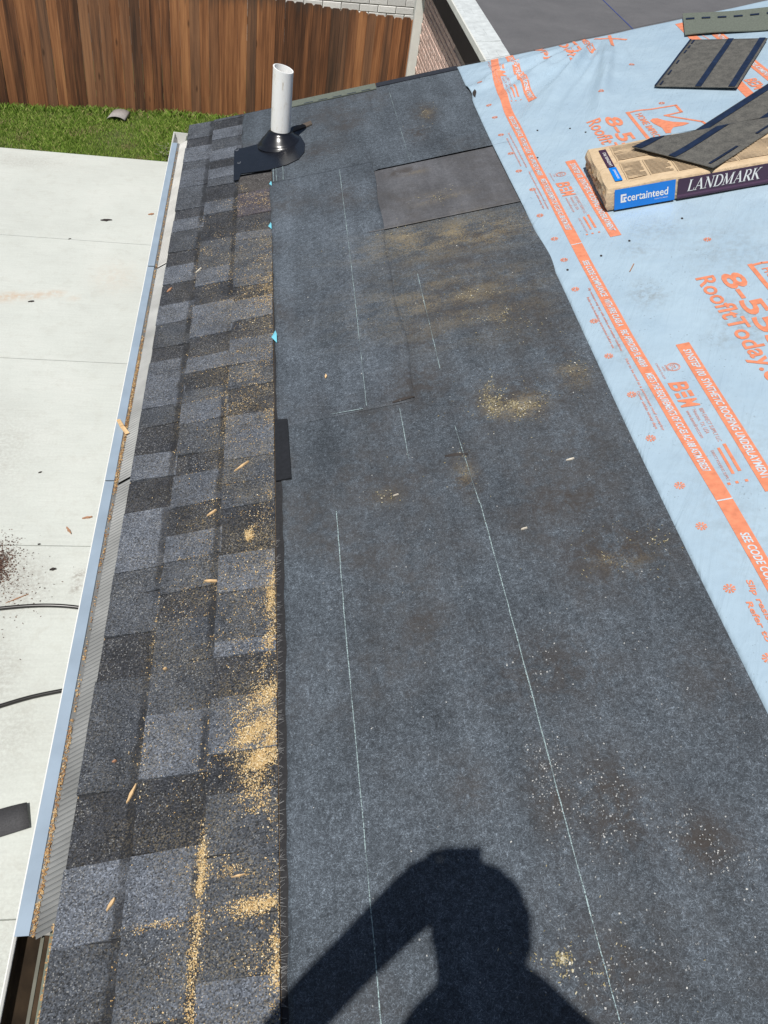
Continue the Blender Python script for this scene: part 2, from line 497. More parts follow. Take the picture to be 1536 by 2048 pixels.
class MB:
    """collects polygons given in world coordinates and links them as ONE mesh object"""

    def __init__(s):
        s.v, s.f, s.mi = [], [], []

    def face(s, pts, mi=0):
        n = len(s.v)
        s.v.extend(tuple(p) for p in pts)
        s.f.append(tuple(range(n, n + len(pts))))
        s.mi.append(mi)

    def hexa(s, p, mi=0):
        """p: 8 points, bottom ring 0-3 counter-clockwise seen from the top, top ring 4-7"""
        n = len(s.v)
        s.v.extend(tuple(q) for q in p)
        for f in ((3, 2, 1, 0), (4, 5, 6, 7), (0, 1, 5, 4), (1, 2, 6, 5), (2, 3, 7, 6), (3, 0, 4, 7)):
            s.f.append(tuple(n + i for i in f))
            s.mi.append(mi)

    def box(s, a, b, mi=0):
        x0, y0, z0 = a
        x1, y1, z1 = b
        s.hexa([(x0, y0, z0), (x1, y0, z0), (x1, y1, z0), (x0, y1, z0), (x0, y0, z1), (x1, y0, z1), (x1, y1, z1), (x0, y1, z1)], mi)

    def rbox(s, v0, v1, u0, u1, h0, h1, mi=0):
        s.hexa([rp(v0, u0, h0), rp(v1, u0, h0), rp(v1, u1, h0), rp(v0, u1, h0), rp(v0, u0, h1), rp(v1, u0, h1), rp(v1, u1, h1), rp(v0, u1, h1)], mi)

    def prism(s, poly, y0, y1, mi=0):
        """poly of (x, z) pushed along y"""
        n = len(poly)
        a = [(x, y0, z) for x, z in poly]
        b = [(x, y1, z) for x, z in poly]
        s.face(a, mi)
        s.face(b[::-1], mi)
        for i in range(n):
            j = (i + 1) % n
            s.face([a[i], b[i], b[j], a[j]], mi)

    def strip_sheet(s, profile, y0, y1, mi=0):
        for (xa, za), (xb, zb) in zip(profile[:-1], profile[1:]):
            s.face([(xa, y0, za), (xb, y0, zb), (xb, y1, zb), (xa, y1, za)], mi)

    def build(s, name, mats, parent=None, smooth=False, bevel=0.0, solid=0.0, weld=False):
        me = bpy.data.meshes.new(name)
        org = Vector(parent.location) if parent is not None else Vector((0, 0, 0))
        if parent is not None and parent.parent is not None:
            org = org + Vector(parent.parent.location)
        if parent is None and s.v:
            a = np.array(s.v)
            org = Vector(((a[:, 0].min() + a[:, 0].max()) / 2, (a[:, 1].min() + a[:, 1].max()) / 2, a[:, 2].min()))
        me.from_pydata([tuple(Vector(p) - org) for p in s.v], [], s.f)
        mats = mats if isinstance(mats, (list, tuple)) else [mats]
        for m in mats:
            me.materials.append(m)
        if len(mats) > 1:
            me.polygons.foreach_set('material_index', s.mi)
        if smooth:
            me.polygons.foreach_set('use_smooth', [True] * len(me.polygons))
        if weld:
            bm = bmesh.new()
            bm.from_mesh(me)
            bmesh.ops.remove_doubles(bm, verts=bm.verts, dist=1e-5)
            bm.to_mesh(me)
            bm.free()
        o = bpy.data.objects.new(name, me)
        COL.objects.link(o)
        if parent is not None:
            o.parent = parent
        else:
            o.location = org
        if bevel:
            bv = o.modifiers.new('bevel', 'BEVEL')
            bv.width = bevel
            bv.segments = 2
            bv.limit_method = 'ANGLE'
        if solid:
            sd = o.modifiers.new('thickness', 'SOLIDIFY')
            sd.thickness = solid
            sd.offset = -1
        return o


def add_attr(o, name, vals):
    a = o.data.attributes.new(name, 'FLOAT', 'POINT')
    a.data.foreach_set('value', np.asarray(vals, dtype=np.float32))


def sheet(name, vfun, u0, u1, nv, nu, hfun, mat, parent=None, solid=0.0012, attrs=None):
    """a grid on the roof: vfun(u) gives (v start, v end)"""
    us = np.linspace(u0, u1, nu)
    aa = np.linspace(0, 1, nv)
    V = np.empty((nu, nv))
    for i, u in enumerate(us):
        a, b = vfun(u)
        V[i] = a + (b - a) * aa
    U = np.repeat(us[:, None], nv, 1)
    H = hfun(V, U)
    P = np.stack([V * CS - H * SN, U, V * SN + H * CS], -1).reshape(-1, 3)
    idx = np.arange(nu * nv).reshape(nu, nv)
    F = np.stack([idx[:-1, :-1], idx[:-1, 1:], idx[1:, 1:], idx[1:, :-1]], -1).reshape(-1, 4)
    org = np.array(parent.location if parent is not None else P[0])
    me = bpy.data.meshes.new(name)
    me.from_pydata((P - org).tolist(), [], F.tolist())
    me.materials.append(mat)
    me.polygons.foreach_set('use_smooth', [True] * len(me.polygons))
    o = bpy.data.objects.new(name, me)
    COL.objects.link(o)
    if parent is not None:
        o.parent = parent
    else:
        o.location = org
    for k, fn in (attrs or {}).items():
        add_attr(o, k, fn(V, U).reshape(-1))
    if solid:
        sd = o.modifiers.new('thickness', 'SOLIDIFY')
        sd.thickness = solid
        sd.offset = -1
    return o


def vnoise(V, U, seed=0, freq=1.0):
    r = np.random.default_rng(seed)
    out = np.zeros_like(V)
    for k in range(7):
        a = r.uniform(0, 2 * math.pi)
        f = freq * r.uniform(0.6, 2.2)
        out += np.sin((V * math.cos(a) + U * math.sin(a)) * f * 6.28 + r.uniform(0, 6.28)) / 7 * 1.6
    return out


def blobs(lst):
    def fn(V, U):
        out = np.zeros_like(V)
        for v, u, rv, ru, s in lst:
            out = np.maximum(out, s * np.exp(-(((V - v) / rv) ** 2 + ((U - u) / ru) ** 2)))
        return np.clip(out, 0, 1)
    return fn


def flecks(name, pts, normals, smin, smax, mat, aspect=(1.2, 3.5), parent=None, tilt=0.35):
    """many tiny flat flakes, one mesh; pts (n,3)"""
    pts = np.asarray(pts, float)
    n = len(pts)
    nrm = np.tile(np.asarray(normals, float), (n, 1)) + rng.normal(0, tilt, (n, 3))
    nrm /= np.linalg.norm(nrm, axis=1, keepdims=True)
    t = rng.normal(0, 1, (n, 3))
    a = np.cross(nrm, t)
    a /= np.linalg.norm(a, axis=1, keepdims=True)
    b = np.cross(nrm, a)
    L = rng.uniform(smin, smax, n)[:, None] / 2
    W = L / rng.uniform(aspect[0], aspect[1], n)[:, None]
    P = np.stack([pts - a * L - b * W, pts + a * L - b * W * 0.7, pts + a * L * 0.9 + b * W, pts - a * L * 0.8 + b * W], 1).reshape(-1, 3)
    F = np.arange(4 * n).reshape(n, 4)
    org = np.array(parent.location if parent is not None else pts.mean(0))
    me = bpy.data.meshes.new(name)
    me.from_pydata((P - org).tolist(), [], F.tolist())
    me.materials.append(mat)
    o = bpy.data.objects.new(name, me)
    COL.objects.link(o)
    if parent is not None:
        o.parent = parent
    else:
        o.location = org
    o['kind'] = 'stuff'
    return o


RN = (-SN, 0.0, CS)

# ------------------------------------------------------------------ ground, patio, lawn
g = MB()
g.face([(-150, -150, GROUND - 0.06), (150, -150, GROUND - 0.06), (150, 200, GROUND - 0.06), (-150, 200, GROUND - 0.06)])
lawn = g.build('lawn_ground', SOIL)
tag(lawn, kind='structure')

patio = bpy.data.objects.new('patio', None)
patio.location = (-2, 5, GROUND - 0.06)
COL.objects.link(patio)
tag(patio, kind='structure')
PD = blobs([(-1.33, 4.22, .10, .16, 1.0), (-1.42, 3.95, .12, .25, .8), (-1.2, 4.05, .22, .25, .55), (-1.25, 3.3, .2, .3, .45), (-0.82, 4.03, .035, .07, .9), (-0.80, 4.15, .02, .05, .8),
            (-1.0, 2.9, .2, .3, .25), (-1.7, 5.4, .4, .6, .25), (-.95, 1.6, .3, .5, .25), (-2.4, 10.9, .5, .2, .3)])
PR = blobs([(-1.95, 7.78, .12, .05, 1.0), (-1.75, 7.80, .1, .05, 1.0), (-1.58, 7.86, .07, .05, .9), (-1.40, 7.79, .05, .04, .6), (-2.1, 7.7, .2, .05, .9), (-1.05, 8.25, .22, .30, .25)])
joints = [-3.2, -0.5, 1.82, 4.42, 6.715, 8.99, 11.25]
for j in range(6):
    for (x0, x1) in ((-6.5, -3.36), (-3.352, 2.4)):
        y0, y1 = joints[j] + 0.004, joints[j + 1] - 0.004
        xs = np.linspace(x0, x1, 80 if x0 > -4 else 4)
        ys = np.linspace(y0, y1, 40)
        X, Y = np.meshgrid(xs, ys)
        Z = np.full_like(X, GROUND)
        nx, ny = len(xs), len(ys)
        P = np.stack([X, Y, Z], -1).reshape(-1, 3)
        idx = np.arange(nx * ny).reshape(ny, nx)
        F = np.stack([idx[:-1, :-1], idx[:-1, 1:], idx[1:, 1:], idx[1:, :-1]], -1).reshape(-1, 4).tolist()
        base = len(P)
        rim = [(x0, y0, GROUND - .055), (x1, y0, GROUND - .055), (x1, y1, GROUND - .055), (x0, y1, GROUND - .055)]
        P = np.vstack([P, rim])
        c = [int(idx[0, 0]), int(idx[0, -1]), int(idx[-1, -1]), int(idx[-1, 0])]
        for k in range(4):
            F.append([base + k, base + (k + 1) % 4, c[(k + 1) % 4], c[k]])
        me = bpy.data.meshes.new('concrete_slab')
        me.from_pydata((P - np.array(patio.location)).tolist(), [], F)
        me.materials.append(CONCRETE)
        o = bpy.data.objects.new('concrete_slab', me)
        o.parent = patio
        COL.objects.link(o)
        add_attr(o, 'dirt', np.append(PD(X, Y).reshape(-1), [0] * 4))
        add_attr(o, 'rust', np.append(PR(X, Y).reshape(-1), [0] * 4))

# grass blades between the slab and the fence
N = 62000
gx = rng.uniform(-4.2, 1.2, N)
gy = 11.26 + rng.uniform(0, 1, N) ** 0.95 * (1.86 + 0.139 * gx)
dens = 0.5 + 0.5 * vnoise(gx, gy, 3, 0.8)
keep = rng.uniform(0, 1, N) < np.clip(0.55 + 0.5 * dens, 0.2, 1)
gx, gy, dens = gx[keep], gy[keep], dens[keep]
n = len(gx)
hgt = rng.uniform(0.025, 0.06, n) * (0.7 + 0.6 * np.clip(dens, 0, 1.4))
fy = 13.1 + 0.139 * gx
hgt *= np.where(fy - gy < 0.14, 1.8, 1.0) * np.where((gx > -1.1) & (gy < 12.4), 1.25, 1.0)
ang = rng.uniform(0, 6.283, n)
w = rng.uniform(0.004, 0.009, n)
lean = rng.uniform(0.2, 0.95, n) * hgt
la = rng.uniform(0, 6.283, n)
B0 = np.stack([gx - np.cos(ang) * w / 2, gy - np.sin(ang) * w / 2, np.full(n, GROUND - 0.055)], 1)
B1 = np.stack([gx + np.cos(ang) * w / 2, gy + np.sin(ang) * w / 2, np.full(n, GROUND - 0.055)], 1)
M0 = np.stack([gx + np.cos(la) * lean * .4, gy + np.sin(la) * lean * .4, GROUND - 0.05 + hgt * .7], 1)
T0 = np.stack([gx + np.cos(la) * lean, gy + np.sin(la) * lean, GROUND - 0.045 + hgt], 1)
P = np.stack([B0, B1, M0, T0], 1).reshape(-1, 3)
F = [(4 * i + a, 4 * i + b, 4 * i + c) for i in range(n) for a, b, c in ((0, 1, 2), (1, 3, 2))]
me = bpy.data.meshes.new('grass')
me.from_pydata(P.tolist(), [], F)
me.materials.append(GRASS)
me.materials.append(island_mat('dry_grass_blades', [(0.0, (0.17, 0.19, 0.05)), (0.5, (0.30, 0.27, 0.11)), (1.0, (0.46, 0.38, 0.20))], 0.7))
dry = (vnoise(gx, gy, 13, 1.4) + rng.normal(0, .35, n)) > .85
me.polygons.foreach_set('material_index', np.repeat(dry.astype(np.int32), 2))
o = bpy.data.objects.new('grass', me)
COL.objects.link(o)
tag(o, 'short green lawn grass between the patio and the fence', 'grass', kind='stuff')

# a straggly grey-green weed at the slab corner near the gutter end
WEED = island_mat('weed_leaves', [(0, (0.06, 0.085, 0.03)), (0.6, (0.14, 0.16, 0.08)), (1, (0.25, 0.24, 0.16))])
weed = empty('weed', (-0.78, 11.34, GROUND - .055), 'straggly grey-green weed at the patio edge beside the gutter end', 'weed')
wm, ws = MB(), MB()
for k in range(60):
    a, r, h = random.uniform(0, 6.28), random.uniform(0, .14), random.uniform(.02, .22)
    c = Vector((-0.78 + r * math.cos(a), 11.36 + r * math.sin(a), GROUND - .055 + h))
    d = Vector((math.cos(a + .5), math.sin(a + .5), random.uniform(-.3, .4))) * random.uniform(.02, .045)
    e = d.cross(Vector((0, 0, 1))).normalized() * d.length * .3
    wm.face([c - d, c - e, c + d, c + e])
for k in range(7):
    a = k * .9
    p0 = Vector((-0.78, 11.36, GROUND - .055))
    p1 = p0 + Vector((.12 * math.cos(a), .12 * math.sin(a), .2))
    ws.face([p0, p0 + Vector((.005, 0, 0)), p1 + Vector((.003, 0, 0)), p1])
wm.build('leaves', WEED, weed)
ws.build('stems', WEED, weed)

# ------------------------------------------------------------------ fence
FD = Vector((1, 0.139, 0)).normalized()
FNRM = Vector((FD.y, -FD.x, 0))                      # towards the house


def fpt(s, off, z):
    """s along the fence from x=0, off towards the house"""
    p = Vector((0, 13.1, 0)) + FD * s + FNRM * off
    return Vector((p.x, p.y, z))


fence = empty('wooden_fence', fpt(-1, 0, GROUND), 'tall brown stained wooden privacy fence with dog-eared pickets behind the lawn', 'fence')
S0, PW = -4.3, 0.1285
npick = int((2.66 - S0) / PW)
meshes = []
for k in range(4):
    m = MB()
    w = 0.1270 - 0.0007 * k
    t = 0.019
    H = 1.60
    ear = 0.024
    prof = [(-w / 2, 0), (w / 2, 0), (w / 2, H - ear), (w / 2 - ear, H), (-w / 2 + ear, H), (-w / 2, H - ear)]
    fr = [tuple(FD * x + FNRM * t + Vector((0, 0, z))) for x, z in prof]
    bk = [tuple(FD * x + Vector((0, 0, z))) for x, z in prof]
    m.face(fr)
    m.face(bk[::-1])
    for i in range(6):
        jn = (i + 1) % 6
        m.face([fr[i], bk[i], bk[jn], fr[jn]])
    tmp = m.build('picket', CEDAR)
    me = tmp.data
    off = tmp.location.copy()
    me.transform(Matrix.Translation(off))
    bpy.data.objects.remove(tmp)
    meshes.append(me)
for i in range(npick):
    o = bpy.data.objects.new('picket', meshes[i % 4])
    s = S0 + (i + .5) * PW
    p = fpt(s, random.uniform(0, .009), GROUND - 0.012 + random.uniform(-.014, .014) - 0.063 * max(0, s))
    o.location = p - Vector(fence.location)
    o.rotation_euler = (0, 0, random.uniform(-.03, .03))
    o.parent = fence
    COL.objects.link(o)
for z in (GROUND + .25, GROUND + .75, GROUND + 1.2):
    m = MB()
    a, b = fpt(S0, -.003, z), fpt(2.66, -.003, z)
    c, d = fpt(2.66, -.041, z), fpt(S0, -.041, z)
    up = Vector((0, 0, .089))
    m.hexa([a, b, c, d, a + up, b + up, c + up, d + up])
    m.build('rail', CEDAR, fence)
for s in (-4.2, -1.8, .6, 2.55):
    m = MB()
    q = [fpt(s - .045, -.042, 0), fpt(s + .045, -.042, 0), fpt(s + .045, -.132, 0), fpt(s - .045, -.132, 0)]
    m.hexa([Vector((a.x, a.y, GROUND - .06)) for a in q] + [Vector((a.x, a.y, GROUND + 1.36)) for a in q])
    m.build('post', CEDAR, fence)


# ------------------------------------------------------------------ brick walls
def brick_wall(parent, origin, along, nrm, rows, cols, bl, bh, gap, mat, rows_from=0, depth=.012, skip=None, limit=300):
    protos = []
    for k in range(3):
        m = MB()
        jx, jz = random.uniform(-.002, .002), random.uniform(-.002, .002)
        L = bl - gap + jx
        Hh = bh - gap + jz
        e = .006
        a0 = [Vector((0, 0, 0)), along * L, along * L + Vector((0, 0, Hh)), Vector((0, 0, Hh))]
        a1 = [along * e + Vector((0, 0, e)), along * (L - e) + Vector((0, 0, e)), along * (L - e) + Vector((0, 0, Hh - e)), along * e + Vector((0, 0, Hh - e))]
        back = [p - nrm * .01 for p in a0]
        mid = [p + nrm * depth * .6 for p in a0]
        frt = [p + nrm * (depth + random.uniform(-.002, .003)) for p in a1]
        m.face(frt)
        for i in range(4):
            j = (i + 1) % 4
            m.face([mid[i], mid[j], frt[j], frt[i]])
            m.face([back[i], back[j], mid[j], mid[i]])
        tmp = m.build('brick', mat)
        me = tmp.data
        me.transform(Matrix.Translation(tmp.location))
        bpy.data.objects.remove(tmp)
        protos.append(me)
    cnt = 0
    for r in range(rows):
        for c in range(cols):
            if skip and skip(r, c):
                continue
            if cnt >= limit:
                return
            p = origin + along * (c * bl + (0.5 * bl if (r + rows_from) % 2 else 0)) + Vector((0, 0, r * bh)) + nrm * random.uniform(-.002, .002)
            o = bpy.data.objects.new('brick', protos[(r * 7 + c * 3) % 3])
            o.location = p - Vector(parent.location)
            o.parent = parent
            COL.objects.link(o)
            cnt += 1


# neighbour's house beyond the fence, white painted brick
ND = FD
NN = FNRM


def npt(s, off, z):
    p = Vector((0, 15.3, 0)) + ND * s + NN * off
    return Vector((p.x, p.y, z))


nb = empty('neighbour_house', npt(2, -3, GROUND), 'white brick neighbouring house just beyond the wooden fence', 'house')
m = MB()
q = [npt(-7, 0, 0), npt(9, 0, 0), npt(9, -8, 0), npt(-7, -8, 0)]
m.hexa([Vector((a.x, a.y, GROUND - .06)) for a in q] + [Vector((a.x, a.y, -.2)) for a in q])
m.build('wall', MORTAR, nb)
brick_wall(nb, npt(-.3, 0, -2.62), ND, NN, 15, 20, .305, .112, .011, WHITE_BRICK, limit=300)
m = MB()
e0, e1 = npt(-7.4, .35, -.2), npt(9.4, .35, -.2)
r0, r1 = npt(-7.4, -4, 1.5), npt(9.4, -4, 1.5)
b0, b1 = npt(-7.4, -8.4, -.2), npt(9.4, -8.4, -.2)
m.face([e0, e1, r1, r0])
m.face([r0, r1, b1, b0])
m.face([e0, r0, b0])
m.face([e1, b1, r1])
m.face([e0, b0, b1, e1])
m.build('roof', SH['M'], nb)

# ------------------------------------------------------------------ extension of this house: low roof, pink brick wall
WX = 2.63
ext = empty('house_extension', (4.5, 9.0, GROUND), 'low grey-roofed extension with a pink brick wall behind the main roof', 'building')
m = MB()
m.box((WX, 4.6, GROUND - .06), (9.0, 13.36, -.72))
m.build('wall', MORTAR_PINK, ext)
brick_wall(ext, Vector((WX, 13.30, -2.49)), Vector((0, -1, 0)), Vector((-1, 0, 0)), 19, 16, .205, .071, .008, PINK_BRICK, limit=300)
m = MB()
m.box((WX - .03, 4.6, -1.13), (WX - .002, 13.37, -.66))
m.build('frieze_board', DARK_TRIM, ext)
m = MB()
m.box((WX - .12, 13.34, GROUND - .06), (WX + .02, 13.48, -.66))
m.build('corner_board', WHITE_TRIM, ext, bevel=.004)
m = MB()
m.box((WX - .002, 13.362, GROUND - .06), (WX + .014, 13.378, -.66))
m.build('corner_gap', DARK_TRIM, ext)
m = MB()                                              # low slope membrane roof
S2 = math.tan(math.radians(4.0))
zr = lambda x: -.598 + (x - 2.64) * S2
m.hexa([(2.60, 4.6, zr(2.60) - .07), (9.2, 4.6, zr(9.2) - .07), (9.2, 13.6, zr(9.2) - .07), (2.60, 13.6, zr(2.60) - .07),
        (2.60, 4.6, zr(2.60)), (9.2, 4.6, zr(9.2)), (9.2, 13.6, zr(9.2)), (2.60, 13.6, zr(2.60))])
m.build('low_roof', MEMBRANE, ext)
# gutter of the extension, with galvanised apron flashing in two lengths
m = MB()
for y0, y1 in ((4.6, 13.5),):
    prof = [(2.60, -.60), (2.60, -.72), (2.45, -.72), (2.395, -.66), (2.395, -.600), (2.410, -.598)]
    m.strip_sheet(prof, y0, y1)
    for y in (y0, y1):
        m.face([(x, y, z) for x, z in prof[:-1]])
m.build('gutter', WHITE_TRIM, ext, solid=.002)
for k, (y0, y1) in enumerate(((4.6, 8.96), (8.94, 13.5))):
    m = MB()
    dz = .004 * k
    ys = np.linspace(y0, y1, 26)
    for a, b in zip(ys[:-1], ys[1:]):
        w1, w2 = .003 * math.sin(a * 9), .003 * math.sin(b * 9)
        pr_ = [(2.412, -.612), (2.47, -.603), (2.56, -.596), (2.665, -.582)]
        for (xa, za), (xb, zb) in zip(pr_[:-1], pr_[1:]):
            m.face([(xa, a, za + dz + w1), (xb, a, zb + dz), (xb, b, zb + dz), (xa, b, za + dz + w2)])
    m.build('apron_flashing', GALV, ext, solid=.0012)
m = MB()
for y0 in np.arange(5, 13.4, .35):
    x = 4.19
    m.face([(x - .008, y0, zr(x) + .002), (x + .008, y0, zr(x) + .002), (x + .008 + random.uniform(-.002, .002), y0 + .35, zr(x) + .002), (x - .008, y0 + .35, zr(x) + .002)])
m.build('chalk_line', simple('blue_chalk', (0.035, 0.055, 0.19), 0.9, var=.3, scale=40), ext)

# ------------------------------------------------------------------ the house under the roof
house = empty('house', (3.0, 1.0, GROUND), 'single-storey house whose sloping eave roof is half shingled', 'house')
U0 = -2.6
m = MB()
m.rbox(.012, 4.2, U0, RAKE - .012, -.022, -.0015)
m.build('roof_deck', OSB, house)
m = MB()
m.box((.035, U0, -.19), (.055, RAKE - .02, -.022))
m.build('fascia_board', WHITE_TRIM, house)
m = MB()
for a, b in ((.05, 4.15),):
    m.hexa([rp(a, RAKE - .05, -.19), rp(b, RAKE - .05, -.19), rp(b, RAKE - .025, -.19), rp(a, RAKE - .025, -.19),
            rp(a, RAKE - .05, -.023), rp(b, RAKE - .05, -.023), rp(b, RAKE - .025, -.023), rp(a, RAKE - .025, -.023)])
m.build('rake_board', WHITE_TRIM, house)
m = MB()
hw = .42
m.hexa([(hw, U0, GROUND - .06), (4.0, U0, GROUND - .06), (4.0, 4.3, GROUND - .06), (hw, 4.3, GROUND - .06),
        (hw, U0, hw * math.tan(SL) - .2), (4.0, U0, 4 * math.tan(SL) - .2), (4.0, 4.3, 4 * math.tan(SL) - .2), (hw, 4.3, hw * math.tan(SL) - .2)])
m.build('wall', SIDING, house)
m = MB()
m.box((.05, U0, -.215), (hw, 4.3, -.195))
m.build('soffit', WHITE_TRIM, house)
m = MB()                                              # drip edge metal over the fascia
m.strip_sheet([(-.006, -.075), (-.004, -.034), (.030, -.020)], U0, RAKE - .02)
m.build('drip_edge', simple('drip_edge_metal', (.20, .22, .17), .5, .3, var=.15), house, solid=.001)

# shingles, each tab of each course a piece of its own
EXP = .1429
c1 = [.468, .593, .738, .885, 1.157, 1.282, 1.405, 1.483, 1.697, 1.826, 1.932, 2.065, 2.156, 2.338, 2.405, 2.488, 2.633, 2.758, 2.906, 3.038, 3.153, 3.321, 3.427, 3.52, 3.737, 3.922, 4.011, 4.18, 4.291, 4.413, RAKE]
t1 = 'MLDMDMMLDLDMLLDMLDLDMLDMLMLDMM'
c2 = [.449, .603, .74, .893, 1.042, 1.172, 1.296, 1.387, 1.489, 1.58, 1.686, 1.811, 1.899, 2.043, 2.145, 2.208, 2.303, 2.387, 2.506, 2.711, 2.846, 2.964, 3.189, 3.42, 3.538, 3.691, 3.768, 3.871, 3.965, 4.086, 4.212, 4.339, 4.456, RAKE + .004]
t2 = 'MLDLMMDMLDLDMLMDLDLDLMDLDMLDLMLDM'
c3 = [.43, .497, .595, .713, .834, .922, 1.056, 1.162, 1.205, 1.35, 1.473, 1.644, 1.738, 1.835, 2.033, 2.172, 2.297, 2.441, 2.557, 2.687, 2.78, 3.13, 3.191, 3.344, 3.559, 3.722]
t3 = 'LMMMDLDLMLDMMLDMLDLDMLDPB'
c3[0] = .27
COURSES = []
for ci, (bd, tn) in enumerate(((c1, t1), (c2, t2), (c3, t3))):
    tabs = []
    lead = [-.9, -.71, -.5, -.36, -.2, -.05, .1]
    bd2 = [x + ci * .03 for x in lead] + [bd[0] - .16] + list(bd) if ci < 2 else [x + .02 for x in lead] + list(bd)
    bd2 = sorted(bd2)
    extra = len(bd2) - len(bd)
    tn2 = ''.join(random.choice('LMD') for _ in range(extra - 1)) + ('D' if ci != 2 else 'M') + tn
    for i in range(len(bd2) - 1):
        tabs.append((bd2[i], bd2[i + 1], tn2[i % len(tn2)]))
    COURSES.append(tabs)


def tab_h(ci, v, u):
    """height of the shingle surface"""
    for a, b, t in COURSES[ci]:
        if a <= u < b:
            pr = .0020 if t == 'D' else .0050 if t in 'MPB' else .0070
            f = (v - ci * EXP) / EXP
            return .0045 + pr - .005 * f
    return .006


for ci, tabs in enumerate(COURSES):
    for a, b, t in tabs:
        v0, v1 = ci * EXP + (0.0 if ci else .0145), (ci + 1) * EXP + .004
        if ci == 2:
            v1 = .4285
        v0j = v0 + random.uniform(-.0015, .0015)
        sk = random.uniform(-.005, .005)
        hb, ht = tab_h(ci, v0, (a + b) / 2), tab_h(ci, v1, (a + b) / 2)
        g_ = .0006
        m = MB()
        nseg = 2
        us = np.linspace(a + g_, b - g_, nseg + 1)
        for k in range(nseg):
            ua, ub = us[k], us[k + 1]
            sa, sb = sk * (1 if k == 0 else .5), sk * (.5 if k == 0 else 1)
            ja, jb = random.uniform(-.0006, .0006), random.uniform(-.0006, .0006)
            m.hexa([rp(v0j, ua - sa, .0), rp(v1, ua + sa, .0), rp(v1, ub + sb, .0), rp(v0j, ub - sb, .0),
                    rp(v0j, ua - sa, hb + ja), rp(v1, ua + sa, ht), rp(v1, ub + sb, ht), rp(v0j, ub - sb, hb + jb)])
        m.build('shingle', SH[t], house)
m = MB()
m.rbox(.0155, .4285, -.95, RAKE - .004, 0, .0012)
m.build('starter_course', simple('starter_black', (.020, .021, .024), .9, var=.4, scale=200), house)
# the darker nailing strip (headlap) above the third course, just showing below the felt
m = MB()
m.rbox(.4295, .60, -.9, 3.722, 0, .0012)
m.build('headlap_strip', simple('headlap_black', (.017, .017, .019), .8, var=.4, scale=150), house)
# raw granule-free edge of course two beyond the third course
m = MB()
m.rbox(.290, .42, 3.724, RAKE, 0, .0008)
m.build('headlap_strip', SHARD, house)

# ------------------------------------------------------------------ black felt sheets
vl = [(.2, .442), (.418, .442), (.704, .445), (1.158, .450), (1.643, .450), (1.80, .443), (1.962, .440), (2.376, .439), (3.1, .431), (3.6, .424)]
vlu = [a for a, b in vl]
vlv = [b for a, b in vl]


def left_edge(u):
    return float(np.interp(u, vlu, vlv)) + .0012 * math.sin(u * 23) + .001 * math.sin(u * 61)


def rip(seed, amp, f=1.0):
    return lambda V, U: amp * vnoise(V, U, seed, f)


DIRT = blobs([(1.146, 3.996, .06, .12, .8), (1.085, 3.79, .05, .09, .9), (.97, 3.45, .08, .04, .9), (1.20, 2.80, .16, .10, .9), (1.10, 2.42, .2, .16, .75), (1.12, 1.87, .18, .14, .85),
              (1.29, 1.95, .06, .2, .7), (1.22, 1.25, .14, .12, 1.0), (.72, 1.59, .06, .05, .8), (.93, 1.60, .04, .09, 1.0), (.755, 1.17, .05, .03, .8), (.94, .72, .04, .10, .9),
              (1.04, .69, .07, .10, 1.0), (1.174, .59, .07, .06, 1.0), (.95, .42, .10, .07, .8), (1.0, .99, .16, .10, .7), (1.3, .9, .10, .12, .5), (.86, 2.02, .10, .10, .8), (.9, 2.25, .08, .10, .6),
              (1.05, 2.70, .25, .25, .55), (1.2, 2.3, .2, .3, .5), (1.15, 1.45, .14, .08, .8), (.80, .76, .05, .06, .6), (.72, 3.35, .05, .1, .6), (.80, 4.05, .10, .08, .55), (.62, 3.82, .12, .1, .5), (.68, 4.2, .10, .15, .4)])
DUST = blobs([(1.10, 2.84, .32, .12, .95), (.95, 2.92, .14, .06, 1.0), (1.0, 2.45, .3, .2, .55), (1.1, 2.35, .25, .18, .35), (1.146, 3.996, .03, .07, .7), (1.02, 3.42, .05, .03, .5), (1.08, 3.16, .09, .035, .9), (1.20, 2.80, .16, .10, .75), (.93, 2.92, .08, .06, .7), (1.06, 2.42, .06, .04, .7), (1.16, 2.28, .06, .05, .7),
              (1.06, 1.87, .035, .06, 1.0), (1.12, 1.83, .06, .05, .9), (1.29, 1.93, .05, .06, .6), (1.22, 1.25, .06, .04, .5), (.93, 1.60, .025, .06, .5), (.72, 1.58, .04, .03, .3)])

felt = empty('felt_underlayment', rp(.9, 1.0, 0), 'large dark felt underlayment sheet on which a person casts a shadow', 'roofing felt')
sheet('felt_sheet', lambda u: (left_edge(u), 1.44), -1.0, 3.02, 80, 300,
      lambda V, U: .0036 + (.0017 * vnoise(V, U, 5, 1.2) + .0016 * vnoise(V, U, 6, 3.2) * np.clip(vnoise(V, U, 8, .5) + .3, 0, 1)) * np.clip((V - .45) * 12, 0, 1) + .0015 * np.exp(-((V - left_edge(1)) / .012) ** 2), FELT, felt, .001, {'dirt': DIRT, 'dust': DUST})
up = empty('felt_underlayment', rp(.64, 2.7, 0), 'pale narrow felt strip lapped on beside the shingles below the pipe boot', 'roofing felt')
rx = [(1.94, .835), (2.05, .845), (2.196, .858), (2.376, .848), (2.632, .845), (2.984, .855), (3.59, .866)]


def right_a(u):
    return float(np.interp(u, [a for a, b in rx], [b for a, b in rx])) + .003 * math.sin(u * 17)


